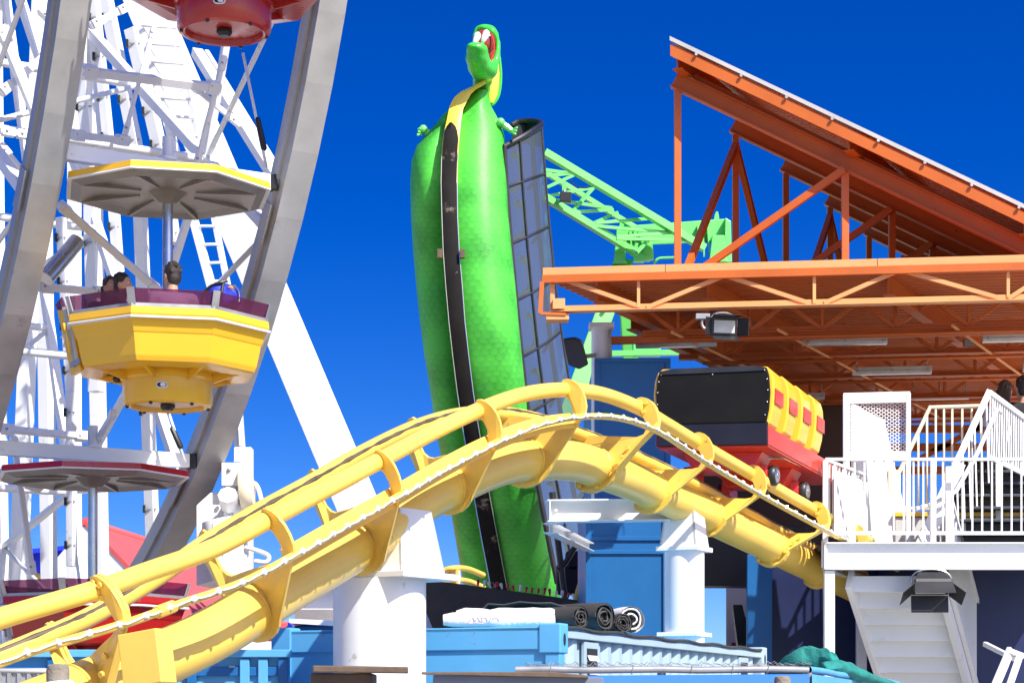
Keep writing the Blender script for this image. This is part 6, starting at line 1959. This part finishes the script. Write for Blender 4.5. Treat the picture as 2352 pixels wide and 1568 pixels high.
# ------------------------------------------------------------------ people
def person(label, pelvis, yaw, sc=1.0, sit=True, shirt='aqua', pants='denim', hair='short', arms=None, lean=0.0, head_yaw=0.0, sleeves='short', group=None, gap=0.0, hairm='hair'):
    pelvis = V(pelvis)
    t = thing('person', label, 'person', tuple(pelvis), group)
    rot = Matrix.Rotation(yaw, 3, 'Z')
    hrot = Matrix.Rotation(yaw + head_yaw, 3, 'Z')

    def W(x, y, z):        # x right, y forward, z up
        return pelvis + rot @ V((x, y + lean * z, z)) * sc
    HC = V((0, 0.035 + lean * 0.69, 0.70))

    def H(x, y, z):
        return pelvis + (rot @ HC + hrot @ V((x, y, z))) * sc
    arms = arms or [((0.19, 0.0, 0.47), (0.235, 0.02, 0.20), (0.20, 0.22, 0.08)), ((-0.19, 0.0, 0.47), (-0.235, 0.02, 0.20), (-0.20, 0.22, 0.08))]
    if sit:
        legs = [((s * 0.09, 0.02, 0.02), (s * 0.11, 0.42, 0.03), (s * 0.11, 0.44, -0.38)) for s in (1, -1)]
    else:
        legs = [((0.09, 0.0, 0.0), (0.10, 0.04 + gap, -0.43), (0.10, -0.02 + gap, -0.84)), ((-0.09, 0.0, 0.0), (-0.10, 0.03 - gap, -0.43), (-0.10, -0.04 - gap, -0.84))]
    b = MB()
    L = lambda p, q, r0, r1: b.limb(W(*p), W(*q), r0 * sc, r1 * sc, 12)
    b.ball(W(0, 0, 0.03), (0.16 * sc, 0.115 * sc, 0.12 * sc), 14, rot)
    b.ball(W(0, 0.01, 0.20), (0.145 * sc, 0.105 * sc, 0.18 * sc), 14, rot)
    b.ball(W(0, 0.0, 0.38), (0.175 * sc, 0.115 * sc, 0.16 * sc), 14, rot)
    L((-0.15, 0, 0.46), (0.15, 0, 0.46), 0.065, 0.065)
    L((0, 0, 0.46), (0, 0.02, 0.62), 0.058, 0.052)
    b.ball(H(0, 0, 0.01), (0.074 * sc, 0.092 * sc, 0.112 * sc), 18, hrot)      # skull
    b.ball(H(0, 0.035, -0.055), (0.056 * sc, 0.06 * sc, 0.065 * sc), 14, hrot)  # jaw
    b.limb(H(0, 0.088, 0.012), H(0, 0.108, -0.028), 0.010 * sc, 0.015 * sc, 8)  # nose
    b.limb(H(-0.02, 0.083, -0.062), H(0.02, 0.083, -0.062), 0.010 * sc, 0.010 * sc, 8)  # lips
    for s in (1, -1):
        b.ball(H(s * 0.076, -0.005, -0.012), (0.012 * sc, 0.022 * sc, 0.034 * sc), 8, hrot)  # ears
    for sh, el, ha in arms:
        L(sh, el, 0.052, 0.040)
        L(el, ha, 0.040, 0.027)
        d = (W(*ha) - W(*el)).normalized()
        side = d.cross(ZUP)
        side = side.normalized() if side.length > 1e-3 else V((1, 0, 0))
        pn = side.cross(d)
        h0 = W(*ha)
        b.ball(h0 + d * 0.045 * sc, V((0.034, 0.045, 0.016)) * sc, 10, Matrix((side, d, pn)).transposed())
        for f_ in range(4):
            q0 = h0 + (side * (-0.026 + 0.0175 * f_) + d * 0.08) * sc
            ln = (0.052, 0.064, 0.060, 0.046)[f_]
            q1 = q0 + (d * ln * 0.55 - pn * 0.012) * sc
            b.limb(q0, q1, 0.0085 * sc, 0.008 * sc, 7)
            b.limb(q1, q1 + (d * ln * 0.4 - pn * 0.028) * sc, 0.008 * sc, 0.007 * sc, 7)
        b.limb(h0 + (side * -0.028 + d * 0.03) * sc, h0 + (side * -0.055 + d * 0.075 - pn * 0.012) * sc, 0.011 * sc, 0.0085 * sc, 7)
    for a, k, f_ in legs:
        L(a, k, 0.082, 0.058)
        L(k, f_, 0.056, 0.036)
        b.limb(W(f_[0], f_[1] - 0.03, f_[2] - 0.03), W(f_[0], f_[1] + 0.15, f_[2] - 0.045), 0.036 * sc, 0.032 * sc)
    body = b.build('body', 'skin', t, remesh=0.0105 * sc, smooth_it=2)
    # shirt
    c = MB()
    L = lambda p, q, r0, r1: c.limb(W(*p), W(*q), r0 * sc, r1 * sc, 12)
    c.ball(W(0, 0.005, 0.12), (0.165 * sc, 0.125 * sc, 0.20 * sc), 14, rot)
    c.ball(W(0, 0.0, 0.37), (0.188 * sc, 0.128 * sc, 0.165 * sc), 14, rot)
    L((-0.15, 0, 0.463), (0.15, 0, 0.463), 0.076, 0.076)
    c.ball(W(0, 0.0, 0.50), (0.072 * sc, 0.07 * sc, 0.045 * sc), 12, rot)
    for sh, el, ha in arms:
        if sleeves == 'short':
            mid_ = tuple(sh[i] + (el[i] - sh[i]) * 0.62 for i in range(3))
            L(sh, mid_, 0.068, 0.058)
        else:
            L(sh, el, 0.066, 0.054)
            wr = tuple(el[i] + (ha[i] - el[i]) * 0.93 for i in range(3))
            L(el, wr, 0.054, 0.038)
    c.build('shirt', shirt, t, remesh=0.014 * sc, smooth_it=3)
    c = MB()
    L = lambda p, q, r0, r1: c.limb(W(*p), W(*q), r0 * sc, r1 * sc, 12)
    c.ball(W(0, 0, 0.02), (0.175 * sc, 0.13 * sc, 0.13 * sc), 14, rot)
    for a, k, f_ in legs:
        L(a, k, 0.095, 0.072)
        L(k, (f_[0], f_[1], f_[2] + 0.03), 0.07, 0.056)
    c.build('trousers', pants, t, remesh=0.014 * sc, smooth_it=3)
    c = MB()
    for a, k, f_ in legs:
        c.limb(W(f_[0], f_[1] - 0.035, f_[2] - 0.035), W(f_[0], f_[1] + 0.16, f_[2] - 0.05), 0.046 * sc, 0.040 * sc)
        c.build('shoe', 'dark', t)
        c = MB()
    c.bm.free()
    # hair
    c = MB()
    c.ball(H(0, -0.018, 0.036), (0.083 * sc, 0.094 * sc, 0.100 * sc), 18, hrot)
    c.ball(H(0, -0.045, -0.02), (0.076 * sc, 0.062 * sc, 0.085 * sc), 16, hrot)
    rnd = random.Random(int(abs(pelvis.x) * 1000))
    for k in range(40):
        a, e_ = rnd.uniform(0, 6.28), rnd.uniform(-0.1, 1.45)
        d = V((math.cos(a) * math.cos(e_) * 0.082, math.sin(a) * math.cos(e_) * 0.092 - 0.02, 0.036 + math.sin(e_) * 0.099))
        if d.y > 0.045 and d.z < 0.07:
            continue
        c.limb(H(*d), H(d.x * 1.06 + rnd.uniform(-.012, .012), d.y * 1.05 - 0.018, d.z + rnd.uniform(-.02, .006)), 0.013 * sc, 0.007 * sc, 6)
    if hair == 'long':
        for k in range(9):
            x = -0.07 + 0.0175 * k
            c.limb(H(x, -0.06 - 0.02 * math.cos(x * 20), 0.0), H(x * 1.15, -0.085, -0.20 - 0.03 * math.cos(x * 22)), 0.028 * sc, 0.014 * sc, 8)
    if hair == 'bun':
        c.ball(H(0, -0.10, 0.07), 0.045 * sc, 12)
    c.build('hair', hairm, t, remesh=0.008 * sc, smooth_it=1)
    for s in (1, -1):
        e = MB().ball(H(s * 0.030, 0.080, 0.016), 0.0105 * sc, 10).build('eye', 'tooth', body)
        MB().ball(H(s * 0.030, 0.0885, 0.016), 0.0048 * sc, 8).build('iris', 'dark', e)
    return t


# riders of the yellow gondola
hp = lambda x, y, Y, sc: D(x, y, Y) - V((0, 0, 0.70 * sc))
person('dark haired boy in pale aqua T-shirt seated with his back to the camera', hp(397, 632, 21.0, 1.0), R(22), 1.0, True, 'aqua', 'denim', 'short', head_yaw=R(16))
person('rider in dark maroon top facing right in the yellow gondola', hp(277, 655, 21.75, 0.95), R(-120), 0.95, True, 'mcotton', 'bcotton', 'short', head_yaw=R(12))
person('fair skinned rider leaning close behind the rider in maroon', hp(252, 662, 22.05, 0.9), R(-150), 0.9, True, 'bcotton', 'denim', 'long')
bgk = thing('backpack', 'royal blue backpack with black straps propped on the gondola rim', 'backpack', tuple(D(508, 700, 21.0)))
b = MB()
bc = D(512, 685, 21.0)
b.ball(bc, (0.19, 0.12, 0.15), 18).ball(bc + V((-0.05, -0.02, 0.05)), (0.12, 0.10, 0.10), 14).ball(bc + V((0.09, -0.03, 0.04)), (0.09, 0.09, 0.09), 14).ball(bc + V((0.0, -0.08, -0.06)), (0.14, 0.07, 0.09), 14)
b.build('bag_body', 'bag', bgk, remesh=0.018, smooth_it=3)
MB().tube(catmull([bc + V((-0.20, -0.05, -0.14)), bc + V((-0.19, -0.08, 0.0)), bc + V((-0.12, -0.09, 0.09)), bc + V((-0.02, -0.10, 0.13)), bc + V((0.05, -0.06, 0.16))], 5), 0.016, 8).build('strap', 'dark', bgk)
MB().tube(catmull([bc + V((0.02, -0.11, 0.12)), bc + V((0.01, -0.15, 0.02)), bc + V((0.0, -0.15, -0.12))], 5), 0.014, 8).build('strap', 'dark', bgk)
MB().tube(catmull([bc + V((0.07, -0.08, 0.11)), bc + V((0.13, -0.12, 0.10)), bc + V((0.17, -0.09, 0.04)), bc + V((0.17, -0.08, -0.05))], 5), 0.007, 6).build('carabiner', 'steel', bgk)
MB().ball(bc + V((0.10, -0.10, 0.085)), (0.045, 0.02, 0.025), 10).build('hand_tag', 'skin', bgk)

# people at the top of the stairs, right edge
hs2 = lambda x, y, Y, sc: D(x, y, Y) - V((0, 0, 0.70 * sc))
ydk = YP + 2.7
person('brown haired person in a loose white top at the head of the stairs', hs2(2308, 898, ydk, 0.98), R(-28), 0.98, False, 'wcotton', 'denim', 'long', sleeves='short', head_yaw=R(-8), hairm='brownhair',
       arms=[((0.19, 0.0, 0.47), (0.25, 0.0, 0.20), (0.24, 0.16, 0.03)), ((-0.19, 0.0, 0.47), (-0.24, -0.02, 0.20), (-0.22, 0.12, 0.02))])
person('person all in black cut off by the right edge of the stairs', hs2(2352, 890, ydk - 0.5, 1.06), R(10), 1.06, False, 'bcotton', 'bcotton', 'short', sleeves='long',
       arms=[((0.19, 0.0, 0.47), (0.24, 0.0, 0.18), (0.24, 0.06, -0.08)), ((-0.19, 0.0, 0.47), (-0.25, 0.02, 0.18), (-0.26, 0.06, -0.10))])
for o in SC.objects:
    if '_o' in o:
        del o['_o']
